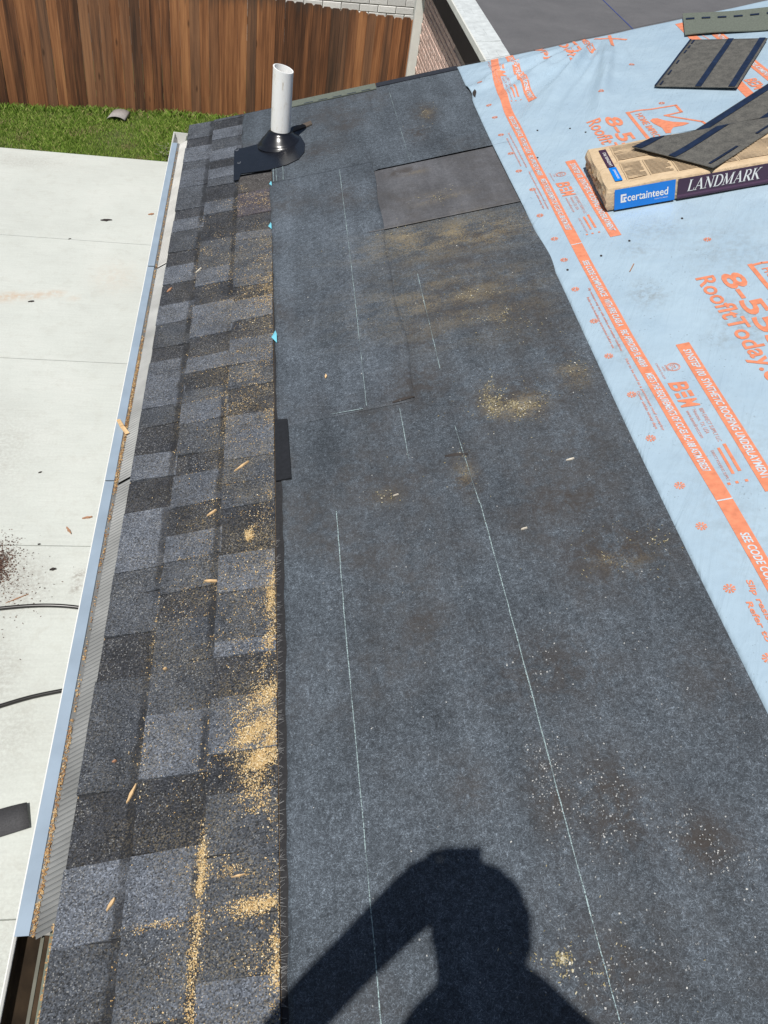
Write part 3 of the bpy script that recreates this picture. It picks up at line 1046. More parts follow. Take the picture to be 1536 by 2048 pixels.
sheet('felt_sheet', lambda u: (left_edge(u) - .002, right_a(u)), 1.945, 3.592, 30, 120,
      lambda V, U: .0052 + .0066 * np.clip((U - 3.2) / .25, 0, 1) + .0011 * vnoise(V, U, 9, 1.3) - .0016 * np.exp(-((U - 1.945) / .02) ** 2), FELT_PALE, up, .001, {'dirt': DIRT, 'dust': DUST})
sm = empty('felt_underlayment', rp(1.1, 3.25, 0), 'smooth brownish-grey felt piece between the two darker felt sheets', 'roofing felt')
sheet('felt_sheet', lambda u: (.80, 1.44), 2.987 + 0, 3.53, 30, 40,
      lambda V, U: .0048 + .0008 * vnoise(V, U, 19, 1.0) + .003 * np.exp(-((U - 2.987) / .008) ** 2), FELT_SMOOTH, sm, .001, {'dirt': DIRT, 'dust': DUST})
far = empty('felt_underlayment', rp(.85, 4.0, 0), 'far felt sheet around the white vent pipe up to the roof edge', 'roofing felt')


def far_l(u):
    return .292 if u > 3.75 else .424


sheet('felt_sheet', lambda u: (.292 + .002 * math.sin(u * 30) if u > 3.74 else .432, 1.44), 3.505, RAKE - .006, 70, 90,
      lambda V, U: .0086 + .0012 * vnoise(V, U, 29, 1.1) + .004 * np.exp(-((U - 3.505) / .008) ** 2) * (V > .875), FELT, far, .001, {'dirt': DIRT, 'dust': DUST})


def roof_h(v, u):
    """height of the walking surface left of the blue sheet"""
    if v < .43 and not (u > 3.73 and v > .292):
        return tab_h(max(0, min(2, int(v / EXP))), v, u)
    if 1.945 < u < 3.592 and v < right_a(u):
        return .0066 + .0066 * max(0, min(1, (u - 3.2) / .25))
    if u > 3.5:
        return .0098
    if u > 2.987:
        return .0058
    return .0040


# chalk snap lines
def chalk(parent, pts, w=.0022, gap=.25, dash=.03):
    m = MB()
    prev = None
    for si, ((va, ua), (vb, ub)) in enumerate(zip(pts[:-1], pts[1:])):
        L = math.hypot(va - vb, ua - ub)
        n = max(2, int(L / dash))
        dv, du = (vb - va) / L, (ub - ua) / L
        for k in range(n + 1):
            f = k / n
            ww = w * (random.uniform(.12, .3) if random.random() < gap else random.uniform(.5, 1.0))
            j = random.uniform(-.0005, .0005)
            v, u = va + (vb - va) * f + j, ua + (ub - ua) * f
            cur = [(v - du * ww / 2, u + dv * ww / 2), (v + du * ww / 2, u - dv * ww / 2)]
            if prev:
                q = [prev[0], prev[1], cur[1], cur[0]]
                m.face([rp(a_, b_, roof_h(a_, b_) + .0020) for a_, b_ in q][::-1])
            prev = cur
    return m.build('chalk_line', CHALK, parent, weld=True)


chalk(up, [(.725, 3.577), (.715, 2.683), (.702, 1.96)])
chalk(felt, [(.589, 1.559), (.587, 1.205), (.590, .756), (.592, .2)], w=.0024, gap=.15)
chalk(felt, [(.948, 1.489), (.952, 1.047), (.953, .672), (.957, .2)], w=.0026, gap=.1)
chalk(felt, [(.936, 2.629), (.932, 2.07)], w=.0028, gap=.3)
chalk(felt, [(.933, 1.80), (.946, 1.49)], w=.0028, gap=.6)
chalk(felt, [(.794, 1.921), (.794, 1.704)], w=.0028, gap=.2)
chalk(up, [(.60, 1.953), (.69, 1.95)], w=.003, gap=.2)
chalk(far, [(1.018, 4.40), (1.02, 3.52)], w=.0022, gap=.75)
chalk(far, [(.44, 3.735), (.441, 3.60)], w=.003, gap=.05)
chalk(far, [(.452, 3.735), (.453, 3.60)], w=.002, gap=.05)
chalk(far, [(.483, 3.735), (.482, 3.60)], w=.003, gap=.05)
# two knife slits in the felt, their lips curled open
for (va, ua), (vb, ub), par in (((.776, 1.950), (.842, 1.957), felt), ((.888, 1.684), (.949, 1.675), felt), ((.694, 1.93), (.690, 1.66), felt), ((.877, 4.25), (.868, 4.02), far), ((.862, 3.70), (.866, 3.52), far)):
    m = MB()
    n = 8
    for k in range(n):
        f0, f1 = k / n, (k + 1) / n
        b0, b1 = .0045 * math.sin(math.pi * f0), .0045 * math.sin(math.pi * f1)
        p0, p1 = (va + (vb - va) * f0, ua + (ub - ua) * f0), (va + (vb - va) * f1, ua + (ub - ua) * f1)
        h = roof_h(*p0) + .0008
        m.face([rp(p0[0], p0[1], h), rp(p1[0], p1[1], h), rp(p1[0], p1[1] + .006, h + b1), rp(p0[0], p0[1] + .006, h + b0)])
    m.build('slit', CHIPDARK, par)

# dark shingle offcut slipped under the felt edge
off = empty('shingle_offcut', rp(.45, 1.85, .004), 'small black shingle offcut lying along the felt edge beside the shingles', 'shingle scrap')
m = MB()
m.hexa([rp(.432, 1.716, .0046), rp(.476, 1.712, .0046), rp(.470, 1.968, .0046), rp(.431, 1.981, .0046), rp(.432, 1.716, .0075), rp(.476, 1.712, .0115), rp(.470, 1.968, .0115), rp(.431, 1.981, .0075)])
m.build('offcut_body', simple('offcut_black', (.012, .013, .016), .6, var=.3, scale=100), off)

# blue plastic shreds peeking out at the felt edge
for k, (v, u, s, lab) in enumerate(((.428, 3.585, .016, 'tiny blue plastic shred at the felt corner below the pipe boot'), (.425, 3.20, .018, 'curled blue plastic shred at the felt edge, middle of three shreds'), (.437, 2.41, .024, 'largest blue plastic shred poking out at the felt edge, nearest the camera'))):
    m = MB()
    h = .011
    m.face([rp(v - s * .5, u, h), rp(v + s * .25, u - s * 1.6, h), rp(v + s * .3, u + s * .2, h + .006)])
    m.face([rp(v - s * .5, u, h), rp(v + s * .3, u + s * .2, h + .006), rp(v + s * .1, u + s * 1.3, h + .003)])
    o = m.build('plastic_shred', simple('bright_blue_plastic', (.18, .55, .68), .4), None, solid=.0006)
    tag(o, lab, 'plastic scrap', 'blue plastic shreds')

# grey-green starter strip along the rake edge, black strip after it
st = empty('starter_strip', rp(.75, RAKE - .02, .012), 'grey-green starter strip along the far roof edge right of the pipe', 'roofing strip')
m = MB()
m.rbox(.53, .962, RAKE - .062, RAKE + .014, .0098, .0135)
m.build('strip_body', STARTER, st)
for k in range(5):
    m = MB()
    m.rbox(.60 + k * .072, .645 + k * .072, RAKE - .058, RAKE - .051, .0138, .0144)
    m.build('tar_dash', TAR, st)
m = MB()
m.rbox(.965, 1.37, RAKE - .035, RAKE + .014, .0098, .0128)
tag(m.build('edge_strip', simple('dark_edge', (.018, .021, .030), .7, var=.3, scale=60)), 'dark narrow edge strip along the far roof edge', 'roofing strip')

# ------------------------------------------------------------------ blue synthetic sheet with orange print
AP = (2.16, 4.62)
fan_r = np.random.default_rng(5)
FAN = [(fan_r.uniform(0, 6.28), k) for k in (9, 14, 23, 31)]


def blue_h(V, U):
    V = np.asarray(V, float)
    U = np.asarray(U, float)
    dv, du = V - AP[0], U - AP[1]
    r = np.hypot(dv, du)
    th = np.arctan2(-dv, -du)
    env = np.exp(-((r - .5) / .6) ** 2) * np.clip((th - .05) * 5, 0, 1) * np.clip((1.55 - th) * 4, 0, 1)
    fan = sum(np.sin(th * k + p) for p, k in FAN) / 4
    sharp = np.abs(np.sin(th * 13 + .7)) ** 5 * 1.4
    sharp2 = np.abs(np.sin(th * 21 + 2.1 + .8 * np.sin(r * 5))) ** 7
    calm = np.clip((RAKE - .02 - U) * 5, 0, 1) * np.clip((V - 1.40) * 6, .1, 1)
    st_ = np.clip((U - 2.75) / .3, 0, 1)
    h = .0055 + .0062 * st_ * st_ * (3 - 2 * st_) + .0011 * vnoise(V, U, 41, .9) + (calm * env * (.007 * fan + .021 * sharp + .014 * sharp2) * np.clip(r * 2.2, .1, 1)) + .0007 * np.sin(9 * U + 21 * V + 2 * np.sin(3 * U))
    # transverse pucker near the far edge
    h = h + .008 * np.exp(-((U - 4.16 - .05 * (V - 1.4)) / .035) ** 2) * np.clip((2.2 - V) * 2, 0, 1)
    h = np.maximum(h, .0046 + .0062 * st_ * st_ * (3 - 2 * st_))
    # roll down over the far edge
    over = np.clip(U - RAKE - .0, 0, None)
    h = h - over * 1.6
    return h - .0016 * np.exp(-((V - 1.366) / .012) ** 2) * (U < 2.9)


def bh(v, u):
    return float(blue_h(v, u))


BDIRT = blobs([(1.60, 2.24, .05, .07, .8), (1.46, 2.0, .04, .10, .7), (1.80, 2.02, .06, .10, .9), (1.72, 1.95, .05, .05, .5), (1.66, 2.5, .06, .06, .5), (1.45, 1.78, .04, .05, .6), (1.9, 2.4, .15, .2, .35),
                (1.5, 1.3, .08, .3, .3), (1.65, 1.45, .10, .2, .3), (1.9, 1.75, .08, .14, .6), (1.75, 2.6, .10, .08, .45), (1.55, 2.9, .06, .08, .4), (1.9, 3.2, .12, .08, .35)])
blue = empty('synthetic_underlayment', rp(2.2, 2.2, .01), 'pale blue plastic underlayment sheet with orange print on the upper roof', 'roofing sheet')


def bl_left(u):
    return 1.3675 + .004 * math.sin(u * 3.1) + (.012 * math.exp(-((u - 4.1) / .06) ** 2))


o = sheet('plastic_sheet', lambda u: (bl_left(u), 3.6), -1.0, RAKE + .05, 190, 460, blue_h, BLUE, blue, .001, {'dirt': BDIRT})
# dark lifted corner notch at the sheet's edge
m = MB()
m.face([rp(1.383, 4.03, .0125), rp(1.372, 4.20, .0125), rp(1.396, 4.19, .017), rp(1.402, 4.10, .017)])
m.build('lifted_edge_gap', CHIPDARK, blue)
# dark hem where the sheet turns over the edge
m = MB()
vs = np.linspace(1.37, 2.5, 30)
for a, b in zip(vs[:-1], vs[1:]):
    h0, h1 = bh(a, RAKE) + .002, bh(b, RAKE) + .002
    m.face([rp(a, RAKE + .004, h0), rp(b, RAKE + .004, h1), rp(b, RAKE + .030, h1 - .010), rp(a, RAKE + .030, h0 - .010)])
m.build('dark_hem', TAR_NAVY, blue)


def drape(me, place, off):
    """moves a flat mesh (x along the print, y up) onto the sheet; place maps x,y to v,u"""
    bm = bmesh.new()
    bm.from_mesh(me)
    bmesh.ops.triangulate(bm, faces=bm.faces)
    for _ in range(3):
        long_e = [e for e in bm.edges if e.calc_length() > .022]
        if not long_e:
            break
        bmesh.ops.subdivide_edges(bm, edges=long_e, cuts=1)
        bmesh.ops.triangulate(bm, faces=bm.faces)
    for vtx in bm.verts:
        v, u = place(vtx.co.x, vtx.co.y)
        vtx.co = Vector(rp(v, u, bh(v, u) + off)) - Vector(blue.location)
    bm.to_mesh(me)
    bm.free()


def text_mesh(txt, size, track=1.0, shear=0.0, xs=1.0, bold=0.0):
    cu = bpy.data.curves.new('printed_text', 'FONT')
    cu.body = txt
    cu.size = size
    cu.space_character = track
    cu.shear = shear
    cu.offset = bold
    cu.resolution_u = 3
    ob = bpy.data.objects.new('printed_text', cu)
    COL.objects.link(ob)
    dg = bpy.context.evaluated_depsgraph_get()
    me = bpy.data.meshes.new_from_object(ob.evaluated_get(dg))
    bpy.data.objects.remove(ob)
    if xs != 1.0:
        me.transform(Matrix.Diagonal((xs, 1, 1, 1)))
    return me


def put_print(me, name, mat, place, off):
    me.materials.clear()
    me.materials.append(mat)
    drape(me, place, off)
    me.name = name
    o = bpy.data.objects.new(name, me)
    o.parent = blue
    COL.objects.link(o)
    return o


def fit_text(txt, v, u0, length, capheight, mat, shear=0.0, bold=0.0, off=.0014, name='printed_text', vslope=0.0):
    me = text_mesh(txt, capheight / .70, 1.0, shear, 1.0, bold)
    xs = [q.co.x for q in me.vertices]
    if not xs:
        return
    k = length / (max(xs) - min(xs))
    x0 = min(xs)
    return put_print(me, name, mat, lambda x, y: (v + y + vslope * (x - x0) * k, u0 - (x - x0) * k), off)


def flat_poly(polys, name, mat, off=.0011):
    """polys: lists of (v,u)"""
    me = bpy.data.meshes.new(name)
    vs, fs = [], []
    for p in polys:
        n = len(vs)
        vs += [(q[0], q[1], 0) for q in p]
        fs.append(tuple(range(n, n + len(p))))
    me.from_pydata(vs, [], fs)
    bm = bmesh.new()
    bm.from_mesh(me)
    bm.normal_update()
    for f in bm.faces:
        if f.normal.z < 0:
            f.normal_flip()
    bm.to_mesh(me)
    bm.free()
    return put_print(me, name, mat, lambda x, y: (x, y), off)


def rect(v0, v1, u0, u1, dv=0.0):
    return [(v0, u0), (v1, u0), (v1 + dv, u1), (v0 + dv, u1)]


def ribbon(pts, w):
    out = []
    for (a, b), (c, d) in zip(pts[:-1], pts[1:]):
        L = math.hypot(c - a, d - b)
        nx, ny = -(d - b) / L * w / 2, (c - a) / L * w / 2
        ex, ey = (c - a) / L * w * .4, (d - b) / L * w * .4
        out.append([(a - nx - ex, b - ny - ey), (a + nx - ex, b + ny - ey), (c + nx + ex, d + ny + ey), (c - nx + ex, d - ny + ey)])
    return out


# the long stripe down the sheet
ks = [(0.0, 1.490), (.9, 1.484), (1.16, 1.482), (1.35, 1.479), (1.62, 1.469), (2.05, 1.459), (2.5, 1.458), (3.28, 1.463), (3.8, 1.472), (4.2, 1.497), (4.45, 1.535), (RAKE + .04, 1.545)]


def stripe_v(u):
    return float(np.interp(u, [a for a, b in ks], [b for a, b in ks]))


PER = 1.255
breaks = [1.352, 1.352 + PER, 1.352 + 2 * PER, 1.352 - PER]
us = np.linspace(-.2, RAKE + .045, 140)
pol = []
for a, b in zip(us[:-1], us[1:]):
    pol.append([(stripe_v(a), a), (stripe_v(a) + .037, a), (stripe_v(b) + .037, b), (stripe_v(b), b)])
flat_poly(pol, 'printed_stripe', PRINT)
for bu in breaks[:2]:
    flat_poly([rect(stripe_v(bu), stripe_v(bu) + .037, bu - .002, bu + .002)], 'printed_gap', PRINT_GAP, .0019)


def stripe_text(txt, u_from, u_to):
    va, vb = stripe_v(u_from) + .0095, stripe_v(u_to) + .0095
    fit_text(txt, va, u_from, u_from - u_to, .018, PRINT_GAP, .2, .0006, .0022, vslope=(vb - va) / (u_from - u_to))


for k in (-1, 0, 1, 2):
    D = k * PER
    if D + 1.25 > .3:
        stripe_text('SEE CODE COMPLIANCE', 1.24 + D if k else 1.245, 1.01 + D)
    if k in (-1, 0, 1):
        stripe_text('WITH FIRE CLASS A', 2.25 + D, 2.10 + D)
        stripe_text('FBC APPROVED FL #40069', 2.08 + D, 1.89 + D)
        stripe_text('MEETS THE REQUIREMENTS OF ICC-ES AC-188 ASTM D8257', 1.86 + D, 1.45 + D)

for k, ub in enumerate((1.963 - PER, 1.963, 3.218, 4.473)):
    end = ub - .61
    bend = .018 if k == 3 else 0.0
    flat_poly([rect(1.592 + bend * (1 - i / 8), 1.630 + bend * (1 - i / 8), ub - .61 * i / 8, ub - .61 * (i + 1) / 8, -bend / 8) for i in range(8)], 'printed_bar', PRINT)
    fit_text('SYNSTEP 100  SYNTHETIC ROOFING UNDERLAYMENT', 1.602 + bend, ub - .03, .545, .0195, PRINT_GAP, .2, .0006, .0022, vslope=-bend / .6)
    if k == 0:
        continue
    # approval mark: two rings and letters
    cv, cu_ = 1.553, ub - .095
    ring = []
    for r0, r1 in ((.0185, .0165), (.0145, .0135)):
        for i in range(20):
            a, b = i * math.pi / 10, (i + 1) * math.pi / 10
            ring.append([(cv + r0 * math.cos(a), cu_ + r0 * math.sin(a)), (cv + r0 * math.cos(b), cu_ + r0 * math.sin(b)), (cv + r1 * math.cos(b), cu_ + r1 * math.sin(b)), (cv + r1 * math.cos(a), cu_ + r1 * math.sin(a))])
    flat_poly(ring, 'printed_mark', PRINT)
    fit_text('ETL', cv - .006, cu_ + .010, .020, .012, PRINT)
    fit_text('INTERTEK', 1.532, cu_ + .015, .030, .006, PRINT_FAINT)
    fit_text('LISTED', 1.524, cu_ + .010, .022, .005, PRINT_FAINT)
    fit_text('CONFORMS TO ASTM', 1.512, cu_ + .03, .075, .006, PRINT_FAINT)
    # maker's letters
    fit_text('B', 1.517, ub - .160, .042, .046, PRINT, .12, .0018)
    flat_poly([rect(1.517 + .0175 * i, 1.528 + .0175 * i, ub - .209 + .002 * i, ub - .231) for i in range(3)], 'printed_letter', PRINT)
    fit_text('M', 1.517, ub - .237, .036, .046, PRINT, .12, .0018)
    fit_text('BEM DIRECT SUPPLY LLC', 1.5545, ub - .285, .135, .010, PRINT_FAINT, .1)
    fit_text('Houston, TX, USA', 1.5375, ub - .285, .098, .010, PRINT_FAINT, .1)
    fit_text('www.bemdirect.com', 1.5205, ub - .285, .110, .010, PRINT_FAINT, .1)
    flat_poly([rect(1.5435, 1.5505, ub - .440, ub - .535), rect(1.5605, 1.5685, ub - .430, ub - .530)], 'printed_bars', PRINT)
    flat_poly([rect(a, a + .007, ub - .560, ub - .568) for a in (1.522, 1.541, 1.5635)], 'printed_dots', PRINT)
    fit_text('DIRECT ROOFING SUPPLY', 1.526, ub - .445, .110, .007, PRINT_FAINT, .1)
    # small instructions beside the stripe
    vs0 = stripe_v(ub) - 1.459
    for (vv, a, b, t) in ((1.4400, .37, .02, 'Slip resistance may vary with surface and weather conditions'), (1.4225, .32, .04, 'Refer to the installation instructions before use'),
                          (1.4400, -.02, -.34, 'Not to be used as a permanent roof covering'), (1.4260, -.17, -.33, 'Cover within ninety days')):
        fit_text(t, vv + vs0, ub + a, a - b, .0075, PRINT_FAINT, .1, .0002)
# fine text nearest the camera
fit_text('Slip resistance may vary', 1.452, 1.115, .30, .012, PRINT, .1, .0004)
fit_text('Refer to the installation', 1.430, 1.06, .30, .012, PRINT, .1, .0004)

# large print: phone number, web address, outlined logo
for k, ub in enumerate((2.268, 2.268 + PER)):
    fit_text('8-555-1', 1.826, ub - .006, .54, .062, PRINT, 0, .0022)
    fit_text('RoofItToday.com', 1.757, ub, .655, .054, PRINT, 0, .0014)
    base = ub + .01
    out = [(1.93, base), (1.965, base + .002), (2.0, base - .006), (2.122, base - .016), (2.120, base - .09), (2.053, base - .092), (2.158, base - .215), (2.175, base - .32)]
    flat_poly(ribbon(out, .011), 'printed_outline', PRINT)
    flat_poly(ribbon([(1.93, base + .004), (1.93, base - .45)], .014), 'printed_outline', PRINT)
    fit_text('HOME IMPROVEMENTS', 1.952, base - .028, .42, .026, PRINT, 0, .0006)
    blob = [(2.000, base - .10), (2.018, base - .105), (2.035, base - .135), (2.062, base - .165), (2.10, base - .19), (2.112, base - .205), (2.085, base - .215), (2.045, base - .215), (2.03, base - .235), (2.02, base - .26), (2.002, base - .255), (2.005, base - .20), (1.990, base - .15), (1.985, base - .115)]
    flat_poly([blob], 'printed_emblem', PRINT)
# fragments of the next repeat running over the far edge
fit_text('yon', 1.770, 4.50, .21, .050, PRINT, 0, .0012)
fit_text('odll', 1.876, 4.52, .28, .066, PRINT, 0, .0016)
fit_text('EMENTS', 1.985, 4.52, .22, .028, PRINT, 0, .0008)
flat_poly(ribbon([(1.948, 4.53), (1.950, 4.31), (1.985, 4.28), (2.0, 4.31)], .013), 'printed_outline', PRINT)
flat_poly(ribbon([(2.09, 4.30), (2.13, 4.51)], .016) + ribbon([(2.05, 4.45), (2.13, 4.40), (2.17, 4.36)], .016), 'printed_emblem', PRINT)
# stripes of the sheet's other margin
flat_poly([rect(2.372 + .011 * i, 2.412 + .011 * i, 3.22 + .24 * i, 3.22 + .24 * (i + 1), .011) for i in range(5)], 'printed_stripe', PRINT)
flat_poly([rect(2.515, 2.562, 3.45, 4.30)], 'printed_bar', PRINT)
fit_text('BEM', 2.44, 3.62, .12, .046, PRINT, .12, .0016)
fit_text('SYNTHETIC ROOFING UNDERLAYMENT', 2.528, 4.2, .6, .02, PRINT_GAP, .2, .0006, .0022)
flat_poly(ribbon([(2.47, 4.28), (2.50, 4.0), (2.49, 3.9)], .006) + ribbon([(2.455, 4.2), (2.475, 3.85)], .004), 'printed_lines', PRINT_FAINT)


def pin_mesh(r):
    pl = []
    for i in range(9):
        a = i * 2 * math.pi / 9
        b = a + 2 * math.pi / 9 * .62
        pl.append([(r * .22 * math.cos(a), r * .22 * math.sin(a)), (r * math.cos(a), r * math.sin(a)), (r * 1.02 * math.cos((a + b) / 2), r * 1.02 * math.sin((a + b) / 2)), (r * math.cos(b), r * math.sin(b)), (r * .22 * math.cos(b), r * .22 * math.sin(b))])
    return pl


pins = [(1.433, 4.188), (1.425, 3.915), (1.425, 3.777), (1.414, 3.586), (1.415, 3.388), (1.412, 3.221), (1.427, 3.048), (1.409, 2.849), (1.418, 2.671), (1.415, 2.526), (1.404, 2.340), (1.412, 2.153), (1.404, 1.970), (1.413, 1.785),
        (1.406, 1.603), (1.417, 1.422), (1.419, 1.285), (1.412, 1.101), (1.419, .919), (1.415, .74), (1.869, 2.474), (1.881, 3.751), (2.096, 4.023), (2.080, 3.563)]
for v, u in pins:
    flat_poly([[(v + a, u + b) for a, b in p] for p in pin_mesh(.0125)], 'printed_pinwheel', PRINT)
# cap nails through the sheet
for v, u in ((1.559, 3.546), (1.683, 3.50), (1.729, 3.432), (1.843, 2.635), (1.642, 2.561), (1.532, 2.504), (1.410, 2.461), (1.504, 3.303)):
    m = MB()
    c = [(v + .004 * math.cos(i * math.pi / 4), u + .005 * math.sin(i * math.pi / 4)) for i in range(8)]
    h = bh(v, u)
    m.face([rp(a, b, h + .002) for a, b in c])
    for i in range(8):
        j = (i + 1) % 8
        m.face([rp(*c[i], h), rp(*c[j], h), rp(*c[j], h + .002), rp(*c[i], h + .002)])
    m.build('nail', CHIPDARK, blue)

# ------------------------------------------------------------------ vent pipe with its boot
PV, PU = .470, 4.005
bx, by, bz = rp(PV, PU, 0)
vent = empty('vent_pipe', (bx, by, bz), 'white plastic vent pipe with a slanted open top standing in a black boot', 'vent pipe')
R_ = .0445
m = MB()
NS = 40
ri = R_ - .006
rim = []
for i in range(NS):
    a = 2 * math.pi * i / NS
    ca, sa = math.cos(a), math.sin(a)
    zt = .465 - .0085 * ca + .003 * sa
    rim.append((ca, sa, zt))
for i in range(NS):
    j = (i + 1) % NS
    (c0, s0, z0), (c1_, s1, z1) = rim[i], rim[j]
    m.face([(bx + R_ * c0, by + R_ * s0, bz - .05), (bx + R_ * c1_, by + R_ * s1, bz - .05), (bx + R_ * c1_, by + R_ * s1, z1), (bx + R_ * c0, by + R_ * s0, z0)])
    m.face([(bx + R_ * c0, by + R_ * s0, z0), (bx + R_ * c1_, by + R_ * s1, z1), (bx + ri * c1_, by + ri * s1, z1), (bx + ri * c0, by + ri * s0, z0)])
    m.face([(bx + ri * c1_, by + ri * s1, bz - .05), (bx + ri * c0, by + ri * s0, bz - .05), (bx + ri * c0, by + ri * s0, z0), (bx + ri * c1_, by + ri * s1, z1)])
m.build('pipe', PVC, vent, smooth=False)
# boot: flat flange on the roof, cone and collar round the pipe
m = MB()
fl = [(.264, 3.690), (.288, 3.690), (.296, 3.748), (.42, 3.728), (.50, 3.740), (.555, 3.775), (.583, 3.84), (.588, 3.93), (.57, 4.03), (.50, 4.07), (.377, 4.040), (.306, 4.030), (.266, 4.036), (.258, 4.02)]
hb, ht = .0105, .0135
m.face([rp(v, u, ht) for v, u in fl])
for i in range(len(fl)):
    j = (i + 1) % len(fl)
    m.face([rp(*fl[i], hb), rp(*fl[j], hb), rp(*fl[j], ht), rp(*fl[i], ht)])
m.build('flange', RUBBER, vent, bevel=.002)
m = MB()
prof = [(.106, .0125), (.104, .015), (.096, .018), (.094, .023), (.086, .030), (.075, .039), (.065, .048), (.057, .057), (.0485, .062), (.0475, .070)]
NS2 = 40
for (r0, h0), (r1, h1) in zip(prof[:-1], prof[1:]):
    for i in range(NS2):
        a, b = 2 * math.pi * i / NS2, 2 * math.pi * (i + 1) / NS2

        def bp(r, h, a):
            t = min(1, h / .065)                       # lean from roof normal to plumb
            x = bx + r * math.cos(a) * (CS * (1 - t) + t)
            z = bz + h + r * math.cos(a) * SN * (1 - t) * .95 + (.014 if True else 0) * 0
            return (x, by + r * math.sin(a), z)
        m.face([bp(r0, h0, a), bp(r0, h0, b), bp(r1, h1, b), bp(r1, h1, a)])
m.build('boot_cone', RUBBER, vent, smooth=True, weld=True)
for v, u in ((.285, 3.87), (.272, 4.02)):
    m = MB()
    for i in range(10):
        a, b = i * math.pi / 5, (i + 1) * math.pi / 5
        m.face([rp(v + .009 * math.cos(a), u + .014 * math.sin(a), ht + .001), rp(v + .009 * math.cos(b), u + .014 * math.sin(b), ht + .001), rp(v + .006 * math.cos(b), u + .010 * math.sin(b), ht + .003), rp(v + .006 * math.cos(a), u + .010 * math.sin(a), ht + .003)])
    m.face([rp(v + .003 * math.cos(i * 1.05), u + .004 * math.sin(i * 1.05), ht + .002) for i in range(6)])
    m.build('embossed_mark', simple('boot_emboss', (.10, .11, .13), .35), vent)
# brown paper offcut lying behind the pipe
m = MB()
m.hexa([rp(.535, 4.10, .0105), rp(.63, 4.135, .0105), rp(.625, 4.18, .0105), rp(.54, 4.145, .0105), rp(.535, 4.10, .013), rp(.63, 4.135, .016), rp(.625, 4.18, .016), rp(.54, 4.145, .013)])
tag(m.build('wood_shim', simple('shim_brown', (.085, .066, .052), .8, var=.2)), 'small brown wood shim lying just behind the vent pipe', 'shim')

# ------------------------------------------------------------------ gutter and leaf guards
gut = empty('gutter', (-.02, 1.0, -.14), 'white eaves gutter running along the lower roof edge', 'gutter')
m = MB()
prof = [(.034, -.03), (.034, -.125), (-.012, -.125), (-.036, -.095), (-.060, -.055), (-.062, -.030), (-.0655, -.027), (-.0655, -.034)]
m.strip_sheet(prof, U0, RAKE)
m.build('trough', TROUGH_WHITE, gut, solid=.0015)
m = MB()
m.strip_sheet([(.0325, -.034), (.0325, -.105), (.0, -.115), (-.030, -.098), (-.0575, -.056), (-.0595, -.034)], U0, .66)
m.build('sludge_and_shade', GUNK_SHADE, gut)  # brown sludge, carried up the inner walls to paint their shade
m = MB()
m.prism([(.034, -.03), (.034, -.125), (-.012, -.125), (-.036, -.095), (-.060, -.055), (-.062, -.028)], RAKE - .001, RAKE + .002)
m.build('end_cap', TROUGH_WHITE, gut)
m = MB()
m.prism([(-.0215, -.052), (-.0155, -.052), (-.0155, -.046), (-.0215, -.046)], U0, .64)
m.build('hanger_rail', simple('grey_green_rail', (.15, .15, .12), .5, .2, var=.2), gut)

guard_y = [(.633, 1.868), (1.872, 3.106), (3.113, 4.335)]
guard_l = ['nearest ribbed metal gutter guard, its cut end beside the open gutter', 'middle ribbed metal gutter guard, between the two joints', 'farthest gutter guard, reflection painted in as a paler grey, ending short of the gutter cap']
for (y0, y1), lab in zip(guard_y, guard_l):
    gd = empty('gutter_guard', (-.02, (y0 + y1) / 2, -.03), lab, 'gutter guard', 'ribbed metal gutter guards')
    m = MB()
    m.strip_sheet([(-.0640, -.034), (-.0640, -.0245), (-.0385, -.0235), (-.0375, -.0275)], y0, y1)
    m.build('front_strip', ALU, gd, solid=.0008)
    m = MB()
    m.strip_sheet([(-.0375, -.0275), (-.026, -.0275)], y0, y1)
    m.build('channel', MESH_ALU, gd, solid=.0008)
    m = MB()
    pitch = .0118
    nr = int((y1 - y0) / pitch)
    for k in range(nr):
        a, b, c, d = y0 + k * pitch, y0 + (k + .35) * pitch, y0 + (k + .6) * pitch, y0 + (k + 1) * pitch
        e = .0046
        zA, zB = -.0270, -.0015
        xA, xB = -.026, .020
        sk = .006
        for (p, q, hp, hq) in ((a, b, 0, e), (b, c, e, e), (c, d, e, 0)):
            m.face([(xA, p - sk, zA + hp), (xB, p + sk, zB + hp), (xB, q + sk, zB + hq), (xA, q - sk, zA + hq)])
    m.build('ribbed_panel', MESH_ALU if y0 < 3 else simple('aluminium_mesh_painted_sheen', (.26, .26, .25), .5, .4, var=.22, scale=9), gd)  # far panel: same metal, its reflected light put in as a paler colour
# orange-brown grit lying in the channel and along the roof edge
n = 9000
yy = rng.uniform(.633, 4.3, n)
keep = rng.uniform(0, 1, n) < np.clip(.45 + .5 * vnoise(yy, yy * 0, 3, .8) + .35 * vnoise(yy, yy * 0, 4, 5.0), .06, 1) * np.where(yy > 3.0, .35, 1)
yy = yy[keep]
xx = -.0325 + rng.normal(0, .0026, len(yy))
o = flecks('gutter_grit', np.stack([xx, yy, -.0265 + rng.uniform(0, .003, len(yy))], 1), (0, 0, 1), .0015, .0052, GRIT, (1.0, 2.0))
tag(o, 'orange-brown grit lined up along the channel of the gutter guards', 'grit')
n = 2600
yy = rng.uniform(-.3, .64, n)
o = flecks('gutter_grit', np.stack([.012 + rng.normal(0, .0025, n), yy, .004 + rng.uniform(-.005, .004, n)], 1), (-.4, 0, 1), .002, .006, GRIT, (1.0, 2.0))
tag(o, 'tan grit along the bare roof edge above the open gutter', 'grit')

